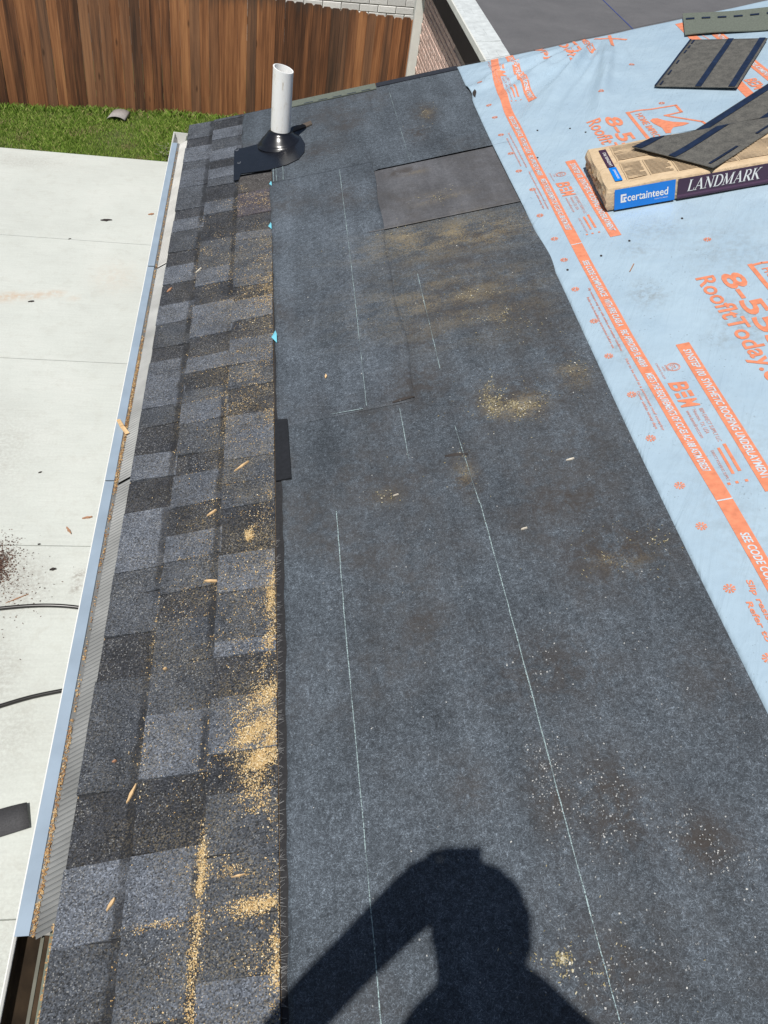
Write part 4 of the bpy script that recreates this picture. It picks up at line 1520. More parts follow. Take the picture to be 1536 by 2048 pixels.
# ------------------------------------------------------------------ sawdust on the shingles, flecks on the felt
pts = []
hv = [(.372, .955, .030, .05, 420), (.405, 1.0, .022, .06, 480), (.383, .885, .018, .035, 420), (.415, .93, .012, .09, 260), (.422, 1.31, .010, .07, 260), (.42, 1.17, .014, .05, 160), (.362, 1.534, .010, .018, 160), (.205, 3.16, .05, .07, 160), (.25, 2.87, .05, .04, 120),
      (.31, 2.55, .03, .05, 90), (.40, .79, .02, .03, 120), (.37, .80, .03, .02, 100), (.395, .61, .035, .012, 260), (.36, .685, .03, .009, 150), (.285, .70, .006, .035, 160), (.285, .63, .007, .05, 160), (.275, .53, .006, .06, 160),
      (.28, .46, .006, .05, 120), (.22, .603, .03, .005, 90), (.25, .70, .025, .01, 50), (.422, .52, .006, .05, 120), (.36, 1.20, .03, .03, 80), (.38, 1.58, .02, .03, 50), (.415, 1.65, .012, .06, 80), (.41, 2.0, .015, .15, 120), (.415, 2.55, .012, .25, 130),
      (.30, 3.62, .015, .05, 60), (.29, 3.40, .02, .05, 40), (.36, 2.9, .05, .2, 160), (.35, 3.05, .05, .12, 110), (.15, .97, .004, .11, 30), (.13, .97, .02, .008, 25)]
for v, u, rv, ru, cnt in hv:
    cnt = int(cnt * 3.5)
    vv = v + rng.normal(0, rv, cnt)
    uu = u + rng.normal(0, ru, cnt)
    pts += list(zip(vv, uu))
# general scatter, thicker up-slope and close to the camera
n = 110000
vv = .43 * rng.uniform(0, 1, n) ** .55
uu = rng.uniform(.25, 3.55, n)
wt = .10 + .85 * np.clip(vv / .43, 0, 1) ** 1.7
wt *= np.clip(.35 + .9 * vnoise(vv, uu, 77, 1.6), .05, 1.2)
wt *= np.where(uu > 1.6, .95, .6)
wt *= np.where(vv < EXP * .85, .22, 1.0)
k = rng.uniform(0, 1, n) < wt
pts += list(zip(vv[k], uu[k]))
# along the butt edges of the courses and the tab joints
for ci in (1, 2):
    n = 3000
    uu = rng.uniform(.3, 3.3, n)
    uu = uu[rng.uniform(0, 1, n) < np.clip(.15 + .9 * vnoise(uu, uu * 0 + ci, 88, 1.7), .03, 1)]
    n = len(uu)
    pts += list(zip(ci * EXP - np.abs(rng.normal(0, .005, n)) - .001, uu))
    for a, b, t in COURSES[ci]:
        if a > 3.4:
            continue
        n = int(rng.uniform(2, 80))
        v0 = ci * EXP + rng.uniform(.0, .4) * EXP
        pts += list(zip(rng.uniform(v0, (ci + 1) * EXP - .005, n), a + rng.normal(0, .0022, n)))
pa = np.array(pts)
cl = vnoise(pa[:, 0], pa[:, 1], 101, 7.0) + .8 * vnoise(pa[:, 0], pa[:, 1], 102, 19.0)
pa = pa[(rng.uniform(0, 1, len(pa)) < np.clip(.42 + .75 * cl, .04, 1)) & (pa[:, 0] > .002) & (pa[:, 0] < .429) & (pa[:, 1] < 3.72)]
P3 = [rp(v, u, roof_h(v, u) + .0012 + random.uniform(0, .0012)) for v, u in pa]
o = flecks('sawdust', P3, RN, .0010, .0034, SAWDUST, (1.1, 3.0))
tag(o, 'yellow sawdust strewn over the shingles, thickest along the upper edge', 'sawdust')
# thicker drifts
P3 = []
for v, u, rv, ru, cnt in ((.375, .955, .022, .035, 900), (.405, 1.0, .016, .05, 1000), (.385, .89, .012, .022, 700), (.418, 1.30, .006, .05, 380), (.362, 1.534, .006, .012, 220), (.418, .94, .007, .07, 420), (.394, .612, .03, .008, 420), (.283, .70, .0035, .03, 170), (.285, .625, .004, .04, 170), (.422, .52, .004, .03, 160), (.41, 1.19, .008, .025, 160)):
    for _ in range(int(cnt * 2.6)):
        v_, u_ = v + random.gauss(0, rv), u + random.gauss(0, ru)
        cl = float(vnoise(np.array([v_]), np.array([u_]), 103, 9.0)[0])
        if .002 < v_ < .4285 and random.random() < .55 + 1.1 * cl:
            P3.append(rp(v_, u_, roof_h(v_, u_) + random.uniform(.001, .004)))
o = flecks('sawdust_drift', P3, RN, .0012, .004, SAWDUST, (1.1, 2.6))
tag(o, 'heaped yellow sawdust drifts on the third shingle course', 'sawdust')

pts = []
for v, u, rv, ru, cnt in ((1.06, 1.89, .018, .035, 240), (1.10, 1.83, .035, .02, 300), (1.14, 1.83, .02, .03, 120), (1.08, 2.43, .06, .02, 110), (1.14, 2.30, .05, .03, 130), (1.28, 1.95, .03, .05, 70), (1.08, 3.17, .05, .02, 110), (1.15, 2.85, .12, .06, 200), (.9, 2.94, .05, .03, 60),
                          (1.22, 1.25, .04, .025, 150), (.93, 1.61, .012, .05, 80), (1.22, 2.2, .05, .04, 60), (.896, .449, .012, .008, 120), (.92, .44, .03, .03, 60), (1.146, 3.99, .02, .04, 60), (.72, 1.585, .02, .02, 25), (1.30, 1.26, .02, .02, 30)):
    cnt = int(cnt * 3)
    pts += list(zip(v + rng.standard_t(3, cnt) * rv * 1.15, u + rng.standard_t(3, cnt) * ru * 1.0))
pa = np.array(pts)
cl = vnoise(pa[:, 0], pa[:, 1], 201, 5.0) + .9 * vnoise(pa[:, 0], pa[:, 1], 202, 14.0)
pts = pa[(rng.uniform(0, 1, len(pa)) < np.clip(.22 + .8 * cl, .02, 1)) & (pa[:, 0] > .46)]
P3 = [rp(v, u, roof_h(v, u) + .002) for v, u in pts if v < 1.36]
o = flecks('pale_flecks', P3, RN, .0014, .0052, DUSTFLECK, (1.2, 3.5))
tag(o, 'pale yellow flecks of dust scattered on the dark felt', 'debris')
pts = []
for v, u, rv, ru, cnt in ((.94, .73, .02, .06, 220), (1.04, .70, .035, .04, 200), (1.02, .64, .02, .04, 70), (1.15, .62, .03, .02, 70), (1.19, .56, .03, .02, 90), (.95, .42, .04, .05, 120), (1.0, .40, .05, .05, 120), (.955, .79, .02, .02, 60), (.97, .99, .03, .03, 60), (1.2, .95, .15, .15, 90), (1.1, .45, .1, .1, 130)):
    pts += list(zip(v + rng.normal(0, rv, cnt), u + rng.normal(0, ru, cnt)))
n = 500
pts += list(zip(rng.uniform(.46, 1.36, n), rng.uniform(.2, 3, n)))
P3 = [rp(v, u, roof_h(v, u) + .002) for v, u in pts if v < 1.36]
o = flecks('loose_granules', P3, RN, .0014, .0036, GRANULE, (1.0, 1.8))
tag(o, 'loose pale granules scattered on the near felt', 'debris')

# fibres fraying from the nailing strip
m = MB()
for k in range(260):
    u = random.uniform(.2, 1.5)
    v = .4300
    L = random.uniform(.006, .016)
    a = random.uniform(-.9, .9)
    p0, p1 = (v, u), (v + L * math.cos(a), u + L * math.sin(a))
    m.face([rp(*p0, .004), rp(p0[0], p0[1] + .0006, .004), rp(p1[0], p1[1] + .0004, .0065), rp(*p1, .0065)])
fr = m.build('frayed_fibres', simple('pale_fibre', (.26, .26, .26), .8))
tag(fr, 'frayed grey fibres along the dark strip between shingles and felt', 'fibres', kind='stuff')


# wood chips, each its own thing
def chip(v, u, L, W, ang, mat, label, z=None, cat='wood chip', thick=.004):
    m = MB()
    ca, sa = math.cos(ang), math.sin(ang)
    q = random.Random(int(abs(v * 9173 + u * 3571)))
    W *= .8
    n_ = 6
    up_ = [(-L / 2 + L * i / n_, W * (.5 - .35 * abs(i / n_ - .45) * 2) * q.uniform(.55, 1.1)) for i in range(n_ + 1)]
    dn_ = [(-L / 2 + L * i / n_ + L * q.uniform(-.05, .05), -W * (.5 - .35 * abs(i / n_ - .5) * 2) * q.uniform(.55, 1.1)) for i in range(n_ + 1)]
    out = dn_ + up_[::-1]
    lo, hi = [], []
    for x, y in out:
        dv, du = x * ca - y * sa, x * sa + y * ca
        if z is None:
            h = roof_h(v, u) + .001
            lo.append(rp(v + dv, u + du, h))
            hi.append(rp(v + dv * .93, u + du * .93, h + thick * (1 + .5 * x / L)))
        else:
            lo.append((v + dv, u + du, z))
            hi.append((v + dv * .93, u + du * .93, z + thick * (1 + .5 * x / L)))
    m.face(hi)
    for i in range(len(lo)):
        j = (i + 1) % len(lo)
        m.face([lo[i], lo[j], hi[j], hi[i]])
    o = m.build('wood_chip' if 'chip' in cat or 'splinter' in cat else 'debris', mat)
    return tag(o, label, cat)


chip(.338, 1.800, .052, .009, .62, CHIPWOOD, 'long thin wood splinter on the third shingle course level with the dark offcut')
chip(.259, 1.642, .032, .010, .55, CHIPWOOD, 'short orange wood chip on a dark shingle of the second course')
chip(.268, 1.400, .036, .012, -.25, CHIPWOOD, 'flat tan wood chip at the joint of the second and third course')
chip(.129, .873, .042, .009, 1.15, CHIPWOOD, 'slanted pale splinter at the joint between the first and second course')
chip(.117, .656, .026, .010, 1.0, CHIPWOOD, 'stubby tan wood chip on the large light first-course shingle')
chip(.355, .668, .028, .005, .05, CHIPWOOD, 'small straight splinter on the near third-course shingle')
chip(.592, 2.140, .016, .010, 1.4, CHIPWOOD, 'tiny tan wood chip on the pale felt strip')
chip(1.195, 1.583, .022, .006, .05, CHIPPALE, 'pale sliver on the felt near the blue sheet')
chip(1.033, 1.379, .016, .006, .1, CHIPPALE, 'small whitish sliver on the middle of the large felt')
chip(.151, 2.955, .035, .008, .9, CHIPPALE, 'small pale splinter on a far second-course shingle')
chip(.044, 2.866, .028, .012, .9, CHIPRED, 'reddish chip on a far dark first-course shingle')
chip(.085, .95, .010, .008, .2, CHIPRED, 'tiny reddish crumb on the first shingle course')
chip(.745, 1.575, .015, .003, .1, CHIPPALE, 'tiny white sliver beside a brown stain on the felt')
chip(.175, 1.16, .010, .008, .2, CHIPWOOD, 'round tan crumb on the second shingle course')


def bent_leaf(x, y, z, label):
    m = MB()
    m.face([(x - .012, y + .022, z), (x - .002, y + .026, z + .002), (x + .016, y - .018, z + .012), (x + .004, y - .022, z + .010)])
    m.face([(x + .004, y - .022, z + .010), (x + .016, y - .018, z + .012), (x + .034, y - .040, z + .002), (x + .022, y - .044, z)])
    o = m.build('wood_chip', CHIPWOOD, None, solid=.002)
    tag(o, label, 'wood chip')


bent_leaf(-.052, 2.12, -.021, 'bent tan wood chip resting on the gutter guard')
# litter on the patio
chip(-1.302, 9.50, .13, .075, .2, CHIPDARK, 'dark triangular shingle scrap on the far part of the patio', GROUND + .001, 'shingle scrap', .006)
chip(-.83, 9.73, .07, .05, .4, CHIPRED, 'brown leaf scrap on the patio beside the gutter', GROUND + .001, 'leaf', .01)
chip(-1.775, 7.68, .06, .04, .3, CHIPDARK, 'dark crumb on the patio below the rusty drips', GROUND + .001, 'debris', .006)
chip(-.94, 4.575, .085, .028, -1.0, CHIPRED, 'slim dark red chip on the patio beside the gutter', GROUND + .001, 'wood chip', .01)
chip(-.828, 4.71, .075, .030, .25, CHIPRED, 'tan bark chip on the patio close to the gutter', GROUND + .001, 'wood chip', .01)
chip(-.985, 4.19, .045, .03, .2, CHIPDARK, 'small black lump on the patio right of the dirt pile', GROUND + .001, 'debris', .012)
chip(-1.12, 4.43, .02, .016, .2, CHIPDARK, 'black crumb sitting on the patio joint', GROUND + .001, 'debris', .008)
chip(-1.17, 3.925, .16, .010, .55, CHIPRED, 'thin brown twig lying above the black hose', GROUND + .001, 'twig', .006)
chip(-1.62, 9.0, .03, .02, .5, CHIPDARK, 'black crumb on the far slab joint', GROUND + .001, 'debris', .005)
chip(-1.25, 5.2, .03, .02, .5, CHIPDARK, 'black crumb on the bare middle of the patio', GROUND + .001, 'debris', .005)
n = 5200
a = rng.uniform(0, 6.283, n)
r = np.abs(rng.normal(0, 1, n))
P3 = np.stack([-1.40 + r * np.cos(a) * .085, 4.20 + r * np.sin(a) * .14, GROUND + rng.uniform(0, .02, n) * np.exp(-r)], 1)
P3 = np.vstack([P3, np.stack([rng.normal(-1.28, .16, 260), rng.normal(4.0, .2, 260), np.full(260, GROUND + .002)], 1)])
o = flecks('dirt_pile', P3, (0, 0, 1), .004, .014, BROWNFLECK, (1, 2.5))
tag(o, 'dark brown crumbled dirt heap on the patio at the left edge of the picture', 'dirt')

# black hose lying in a loop on the patio
hp = [(-2.6, 3.55), (-1.9, 3.70), (-1.45, 3.80), (-1.259, 3.830), (-1.013, 3.866), (-.745, 3.850), (-.45, 3.76), (-.22, 3.55), (-.25, 3.36), (-.48, 3.24), (-.753, 3.182), (-.943, 3.138), (-1.102, 3.072), (-1.5, 2.92), (-2.1, 2.8), (-2.7, 2.75)]
cu = bpy.data.curves.new('hose', 'CURVE')
cu.dimensions = '3D'
cu.bevel_depth = .013
cu.bevel_resolution = 3
sp = cu.splines.new('NURBS')
sp.points.add(len(hp) - 1)
for p, (x, y) in zip(sp.points, hp):
    p.co = (x, y, GROUND + .0135, 1)
sp.use_endpoint_u = True
sp.order_u = 4
tmp = bpy.data.objects.new('hose', cu)
COL.objects.link(tmp)
me = bpy.data.meshes.new_from_object(tmp.evaluated_get(bpy.context.evaluated_depsgraph_get()))
bpy.data.objects.remove(tmp)
me.materials.clear()
me.materials.append(BLACK_TUBE)
o = bpy.data.objects.new('garden_hose', me)
COL.objects.link(o)
tag(o, 'black garden hose curving in a loop across the concrete patio', 'hose')

# black shingle scrap on the near patio
m = MB()
top = []
for k in range(7):
    f = k / 6
    top.append(((-1.10 + .275 * f, 2.36 + .077 * f + .012 * math.sin(f * 3), GROUND + .012 + .018 * f * f), (-1.10 + .314 * f, 2.20 + .097 * f, GROUND + .010 + .012 * f * f)))
for (a, b), (c, d) in zip(top[:-1], top[1:]):
    m.face([b, d, c, a])
o = m.build('shingle_scrap', SHARD, None, smooth=True, solid=.004, weld=True)
tag(o, 'large curled black shingle scrap on the near patio left of the gutter', 'shingle scrap')

# curled grey scrap on the grass by the fence
m = MB()
for k in range(8):
    a, b = math.pi * (k / 8) * .8 + .3, math.pi * ((k + 1) / 8) * .8 + .3
    x0, z0 = -1.56 - .13 * math.cos(a), GROUND - .02 + .065 * math.sin(a)
    x1, z1 = -1.56 - .13 * math.cos(b), GROUND - .02 + .065 * math.sin(b)
    m.face([(x0, 12.50, z0), (x1, 12.50, z1), (x1 + .05, 12.74, z1 + .02), (x0 + .05, 12.74, z0 + .02)])
o = m.build('curled_scrap', SCRAP_GREY, None, smooth=True, solid=.006, weld=True)
tag(o, 'curled grey shingle scrap on the grass at the foot of the fence', 'shingle scrap')

# ------------------------------------------------------------------ bundle of shingles in kraft paper
BA = math.radians(-3.4)
BC, BS = math.cos(BA), math.sin(BA)
BV, BU_ = 1.626, 2.774
BH0, BHT = .0135, .080


def bxp(a, b, h):
    """a along the front, b to the back, h above the sheet"""
    v = BV + a * BC - b * BS
    u = BU_ + a * BS + b * BC
    return rp(v, u, BH0 + h)


bundle = empty('shingle_bundle', bxp(.5, .16, 0), 'kraft-paper wrapped bundle of shingles with blue and plum labels on the blue sheet', 'package')
LB, WB = 1.0, .335
bm = bmesh.new()
me = bpy.data.meshes.new('wrapper')
nx_, ny_, nz_ = 40, 14, 5
r2 = random.Random(3)


def bulge(a, b, h):
    f = vnoise(np.array([a * 1.0]), np.array([b + h]), 61, 3.0)[0] * .0016
    return f


grid = {}


def bv(i, j, k):
    key = (i, j, k)
    if key not in grid:
        a, b, h = LB * i / nx_, WB * j / ny_, BHT * k / nz_
        edge = 0.0
        da = db = dh = 0.0
        if i in (0, nx_):
            s = -1 if i == 0 else 1
            da = s * (.004 * math.sin(math.pi * k / nz_) + .003 * math.sin(k * 2.4 + j * .9))
            if k in (0, nz_):
                da -= s * .004
        if j in (0, ny_):
            s = -1 if j == 0 else 1
            db = s * (.002 * math.sin(math.pi * k / nz_)) + bulge(a, b, h)
            if k in (0, nz_):
                db -= s * .003
        if k == nz_:
            dh = bulge(a, b, h) * 1.5 + (.003 * math.exp(-((a - .10) / .03) ** 2) * math.sin(b * 90)) * (1 if 0 < j < ny_ else 0)
            if i in (0, nx_) or j in (0, ny_):
                dh -= .003
        grid[key] = bm.verts.new(Vector(bxp(a + da, b + db, h + dh)) - Vector(bundle.location))
    return grid[key]


def quad(p):
    bm.faces.new(p)


for i in range(nx_):
    for j in range(ny_):
        quad([bv(i, j, nz_), bv(i + 1, j, nz_), bv(i + 1, j + 1, nz_), bv(i, j + 1, nz_)])
        quad([bv(i, j, 0), bv(i, j + 1, 0), bv(i + 1, j + 1, 0), bv(i + 1, j, 0)])
for i in range(nx_):
    for k in range(nz_):
        quad([bv(i, 0, k), bv(i + 1, 0, k), bv(i + 1, 0, k + 1), bv(i, 0, k + 1)])
        quad([bv(i, ny_, k), bv(i, ny_, k + 1), bv(i + 1, ny_, k + 1), bv(i + 1, ny_, k)])
for j in range(ny_):
    for k in range(nz_):
        quad([bv(0, j, k), bv(0, j, k + 1), bv(0, j + 1, k + 1), bv(0, j + 1, k)])
        quad([bv(nx_, j, k), bv(nx_, j + 1, k), bv(nx_, j + 1, k + 1), bv(nx_, j, k + 1)])
bm.to_mesh(me)
bm.free()
me.materials.append(KRAFT)
o = bpy.data.objects.new('wrapper', me)
o.parent = bundle
COL.objects.link(o)
# folds of the paper on the end
m = MB()
for j in range(11):
    b0 = .012 + j * .029
    hh = random.uniform(.02, .058)
    m.face([bxp(-.011, b0, hh), bxp(-.006, b0 + .026, hh + .012), bxp(-.0045, b0 + .028, hh - .012)])
    m.face([bxp(-.010, b0, hh - .02), bxp(-.006, b0 + .022, hh - .014), bxp(-.0045, b0 + .020, hh - .025)])
m.build('paper_fold', simple('kraft_fold', (.40, .30, .19), .7, var=.2, scale=50), bundle)


def front_panel(a0, a1, h0, h1, off, mat, name):
    m = MB()
    n = 8
    for i in range(n):
        p, q = a0 + (a1 - a0) * i / n, a0 + (a1 - a0) * (i + 1) / n
        m.face([bxp(p, -off, h0), bxp(q, -off, h0), bxp(q, -off, h1), bxp(p, -off, h1)])
    return m.build(name, mat, bundle)


def top_panel(a0, a1, b0, b1, off, mat, name):
    m = MB()
    m.face([bxp(a0, b0, BHT + off), bxp(a1, b0, BHT + off), bxp(a1, b1, BHT + off), bxp(a0, b1, BHT + off)])
    return m.build(name, mat, bundle)


front_panel(.026, .232, .001, .074, .0052, LABEL_BLUE, 'blue_label')
front_panel(.240, .97, .001, .073, .0052, LABEL_PLUM, 'plum_label')
front_panel(.240, .97, .008, .016, .0056, LABEL_PLUM2, 'plum_band')


def box_text(me, name, mat, place):
    me.materials.clear()
    me.materials.append(mat)
    for q in me.vertices:
        q.co = Vector(place(q.co.x, q.co.y)) - Vector(bundle.location)
    o = bpy.data.objects.new(name, me)
    o.parent = bundle
    COL.objects.link(o)


def box_fit(txt, length, cap, mat, place, bold=0.0, shear=0.0):
    me = text_mesh(txt, cap / .70, 1.0, shear, 1.0, bold)
    xs = [q.co.x for q in me.vertices]
    k = length / (max(xs) - min(xs))
    me.transform(Matrix.Translation((-min(xs), 0, 0)))
    me.transform(Matrix.Diagonal((k, 1, 1, 1)))
    box_text(me, 'printed_text', mat, place)


box_fit('certainteed', .138, .027, LABEL_WHITE, lambda x, y: bxp(.070 + x, -.0060, .026 + y), .0006)
box_fit('SAINT-GOBAIN', .045, .004, LABEL_WHITE, lambda x, y: bxp(.163 + x, -.0060, .015 + y))
# square logo mark: white block with a notch
m = MB()
for (a0, a1, h0, h1) in ((.047, .053, .024, .054), (.053, .066, .0475, .054), (.053, .066, .024, .0305), (.0565, .062, .0305, .043), (.062, .0675, .037, .043)):
    m.face([bxp(a0, -.0060, h0), bxp(a1, -.0060, h0), bxp(a1, -.0060, h1), bxp(a0, -.0060, h1)])
m.build('logo_mark', LABEL_WHITE, bundle)


# serif capitals drawn as strokes: (x0,y0,x1,y1,width)
def arc(cx, cy, rx, ry, a0, a1, n, w0, w1):
    out = []
    for i in range(n):
        t0, t1 = a0 + (a1 - a0) * i / n, a0 + (a1 - a0) * (i + 1) / n
        wm = w0 + (w1 - w0) * math.sin(math.pi * (i + .5) / n)
        out.append((cx + rx * math.cos(t0), cy + ry * math.sin(t0), cx + rx * math.cos(t1), cy + ry * math.sin(t1), wm))
    return out


TK, TN, SF = .15, .055, .045
GL = {
    'L': ([(.16, 0, .16, 1, TK), (.02, .02, .62, .02, SF), (.02, .98, .32, .98, SF), (.62, .0, .64, .24, SF)], .68),
    'A': ([(.10, 0, .42, 1, TN), (.40, 1, .74, 0, TK), (.20, .34, .58, .34, TN), (0, .02, .24, .02, SF), (.58, .02, .9, .02, SF)], .92),
    'N': ([(.14, 0, .14, 1, TN), (.12, 1, .74, 0, TK), (.74, 0, .74, 1, TN), (0, .02, .28, .02, SF), (0, .98, .2, .98, SF), (.6, .98, .88, .98, SF)], .94),
    'D': ([(.16, 0, .16, 1, TK), (.02, .02, .4, .02, SF), (.02, .98, .4, .98, SF)] + arc(.38, .5, .38, .48, -math.pi / 2, math.pi / 2, 9, TN, TK), .86),
    'M': ([(.12, 0, .17, 1, TN), (.15, 1, .48, .05, TK), (.48, .05, .84, 1, TN), (.84, 0, .84, 1, TK), (0, .02, .26, .02, SF), (.70, .02, 1, .02, SF), (.02, .98, .2, .98, SF), (.82, .98, 1, .98, SF)], 1.06),
    'R': ([(.16, 0, .16, 1, TK), (.02, .02, .32, .02, SF), (.02, .98, .38, .98, SF), (.2, .48, .36, .48, SF)] + arc(.36, .73, .25, .25, -math.pi / 2, math.pi / 2, 8, TN, TK) + [(.36, .48, .72, 0, TK), (.64, .02, .84, .02, SF)], .80),
    'K': ([(.16, 0, .16, 1, TK), (.02, .02, .32, .02, SF), (.02, .98, .32, .98, SF), (.2, .45, .68, .98, TN), (.34, .56, .74, 0, TK), (.54, .98, .8, .98, SF), (.62, .02, .88, .02, SF)], .90)}
m = MB()
x = 0.0
cap = .040
for ch in 'LANDMARK':
    strokes, adv = GL[ch]
    for x0, y0, x1, y1, wd in strokes:
        L = math.hypot(x1 - x0, y1 - y0)
        nx, ny = -(y1 - y0) / L * wd / 2, (x1 - x0) / L * wd / 2
        q = [(x0 - nx, y0 - ny), (x1 - nx, y1 - ny), (x1 + nx, y1 + ny), (x0 + nx, y0 + ny)]
        m.face([bxp(.272 + (x + a + .22 * b) * cap * .86, -.0062, .024 + b * cap) for a, b in q])
    x += adv
m.build('printed_letters', LABEL_WHITE, bundle)
box_fit('PRO', .125, .038, LABEL_WHITE, lambda x_, y_: bxp(.545 + x_, -.0062, .024 + y_), .0042)
# labels and printed panels on the top
top_panel(.036, .062, .150, .300, .0030, LABEL_PLUM, 'plum_label')
top_panel(.038, .064, .040, .146, .0030, LABEL_BLUE, 'blue_label')
box_fit('LANDMARK PRO', .115, .011, LABEL_WHITE, lambda x_, y_: bxp(.0555 - y_, .158 + x_, BHT + .0036))
box_fit('certainteed', .070, .010, LABEL_WHITE, lambda x_, y_: bxp(.0565 - y_, .055 + x_, BHT + .0036))
m = MB()
rr = random.Random(8)
for (a0, a1, b0, b1) in ((.085, .20, .19, .31), (.085, .15, .04, .16), (.165, .24, .04, .16), (.255, .33, .03, .15), (.215, .30, .18, .31), (.34, .45, .03, .14), (.46, .60, .03, .16), (.62, .75, .03, .16), (.32, .44, .17, .31), (.46, .6, .18, .31), (.64, .9, .18, .31)):
    nl = int((b1 - b0) / .009)
    for i in range(nl):
        y = b1 - i * .009
        e = a1 - (a1 - a0) * rr.uniform(0, .3) * (1 if rr.random() < .4 else 0)
        m.face([bxp(a0, y - .0055, BHT + .0034), bxp(e, y - .0055, BHT + .0034), bxp(e, y, BHT + .0034), bxp(a0, y, BHT + .0034)])
    for (p0, p1, q0, q1) in ((a0 - .005, a1 + .005, b1 + .004, b1 + .0055), (a0 - .006, a0 - .0045, b0, b1 + .004)):
        m.face([bxp(p0, q0, BHT + .0034), bxp(p1, q0, BHT + .0034), bxp(p1, q1, BHT + .0034), bxp(p0, q1, BHT + .0034)])
m.build('printed_instructions', KRAFT_PRINT, bundle)


# ------------------------------------------------------------------ loose shingles lying underside up
def loose_piece(name, p0, dl, dw, L, W, hfun, label, group, strips, dashes, nl=20):
    """p0 (v,u) corner, dl/dw unit directions along and across"""
    c = (p0[0] + dl[0] * L / 2 + dw[0] * W / 2, p0[1] + dl[1] * L / 2 + dw[1] * W / 2)
    root = empty(name, rp(c[0], c[1], .012), label, 'shingle', group)

    def pt(s, t, off=0.0):
        v = p0[0] + dl[0] * s + dw[0] * t
        u = p0[1] + dl[1] * s + dw[1] * t
        return rp(v, u, hfun(v, u, s, t) + off)
    nw = 14
    m = MB()
    for i in range(nl):
        for j in range(nw):
            s0, s1, t0, t1 = L * i / nl, L * (i + 1) / nl, W * j / nw, W * (j + 1) / nw
            m.face([pt(s0, t0), pt(s0, t1), pt(s1, t1), pt(s1, t0)])
    o = m.build('shingle_body', UNDERSIDE, root, solid=.0035, weld=True, smooth=True)
    for (t0, t1, sa, sb) in strips:
        m = MB()
        n = max(2, int(nl * (sb - sa) * 2))
        for i in range(n):
            s0, s1 = L * (sa + (sb - sa) * i / n), L * (sa + (sb - sa) * (i + 1) / n)
            nt_ = 3
            for j in range(nt_):
                a, b = W * (t0 + (t1 - t0) * j / nt_), W * (t0 + (t1 - t0) * (j + 1) / nt_)
                m.face([pt(s0, a, .0028), pt(s0, b, .0028), pt(s1, b, .0028), pt(s1, a, .0028)])
        m.build('tar_strip', TAR_NAVY, root)
    if dashes:
        t0, t1, n = dashes
        for i in range(n):
            if random.random() < .12:
                continue
            m = MB()
            s0, s1 = L * (i + random.uniform(.05, .2)) / n, L * (i + random.uniform(.7, .92)) / n
            m.face([pt(s0, W * t0, .0028), pt(s0, W * t1, .0028), pt(s1, W * t1, .0028), pt(s1, W * t0, .0028)])
            m.build('tar_dash', TAR, root)
    return root


dl = Vector((.303, .432)).normalized()
dw = Vector((.249, -.222)).normalized()
loose_piece('loose_shingle', (2.100, 3.722), tuple(dl), (dl.y, -dl.x), .53, .336, lambda v, u, s, t: bh(v, u) + .011 + .006 * (t / .336) ** 2,
            'short grey shingle piece lying underside up on the blue sheet above the bundle', 'loose shingles lying underside up', [(.50, .575, 0, 1), (.895, .975, 0, 1), (.0, .022, 0, 1)], (.055, .078, 9))
dl2 = Vector((.817, .577)).normalized()


def bundle_h(v, u, s, t):
    # drapes from the top of the bundle down to the blue sheet behind it
    dv, du = v - BV, u - BU_
    b = -dv * BS + du * BC                              # distance behind the bundle's front
    a = dv * BC + du * BS
    topz = BH0 + BHT + .0085
    over = max(0.0, b - WB + .03)
    h = topz - .42 * over - .25 * over * over
    lip = .010 * math.exp(-s / .06)
    return max(h + lip * (1 - t), .022)


loose_piece('loose_shingle', (1.786, 3.014), tuple(dl2), (dl2.y, -dl2.x), 1.0, .332, bundle_h,
            'long grey shingle lying underside up across the wrapped bundle', 'loose shingles lying underside up', [(.02, .115, 0, 1), (.46, .545, 0, 1)], (.905, .935, 4), nl=40)
# grey-green starter strip on the blue sheet at the top of the photograph
ss = empty('starter_strip', rp(2.65, 4.3, .02), 'wide grey-green starter strip lying on the blue sheet at the upper right', 'roofing strip')
P0, P1, P2, P3_ = (2.405, 4.225), (2.49, 4.50), (3.08, 4.24), (2.99, 3.97)
m = MB()
n = 16
for i in range(n):
    f0, f1 = i / n, (i + 1) / n

    def sp_(f, g):
        a = (P0[0] + (P3_[0] - P0[0]) * f, P0[1] + (P3_[1] - P0[1]) * f)
        b = (P1[0] + (P2[0] - P1[0]) * f, P1[1] + (P2[1] - P1[1]) * f)
        v, u = a[0] + (b[0] - a[0]) * g, a[1] + (b[1] - a[1]) * g
        return rp(v, u, bh(v, min(u, RAKE - .02)) + .012 + .006 * math.sin(f * 9 + g * 2) * .5)
    for j in range(4):
        m.face([sp_(f0, j / 4), sp_(f1, j / 4), sp_(f1, (j + 1) / 4), sp_(f0, (j + 1) / 4)])
m.build('strip_body', STARTER, ss, solid=.004, weld=True)
for i in range(9):
    m = MB()
    f0, f1 = (i + .15) / 9, (i + .7) / 9
    q = [sp_(f0, .66), sp_(f1, .66), sp_(f1, .73), sp_(f0, .73)]
    m.face([(x_, y_, z_ + .003) for x_, y_, z_ in q])
    m.build('tar_dash', TAR, ss)

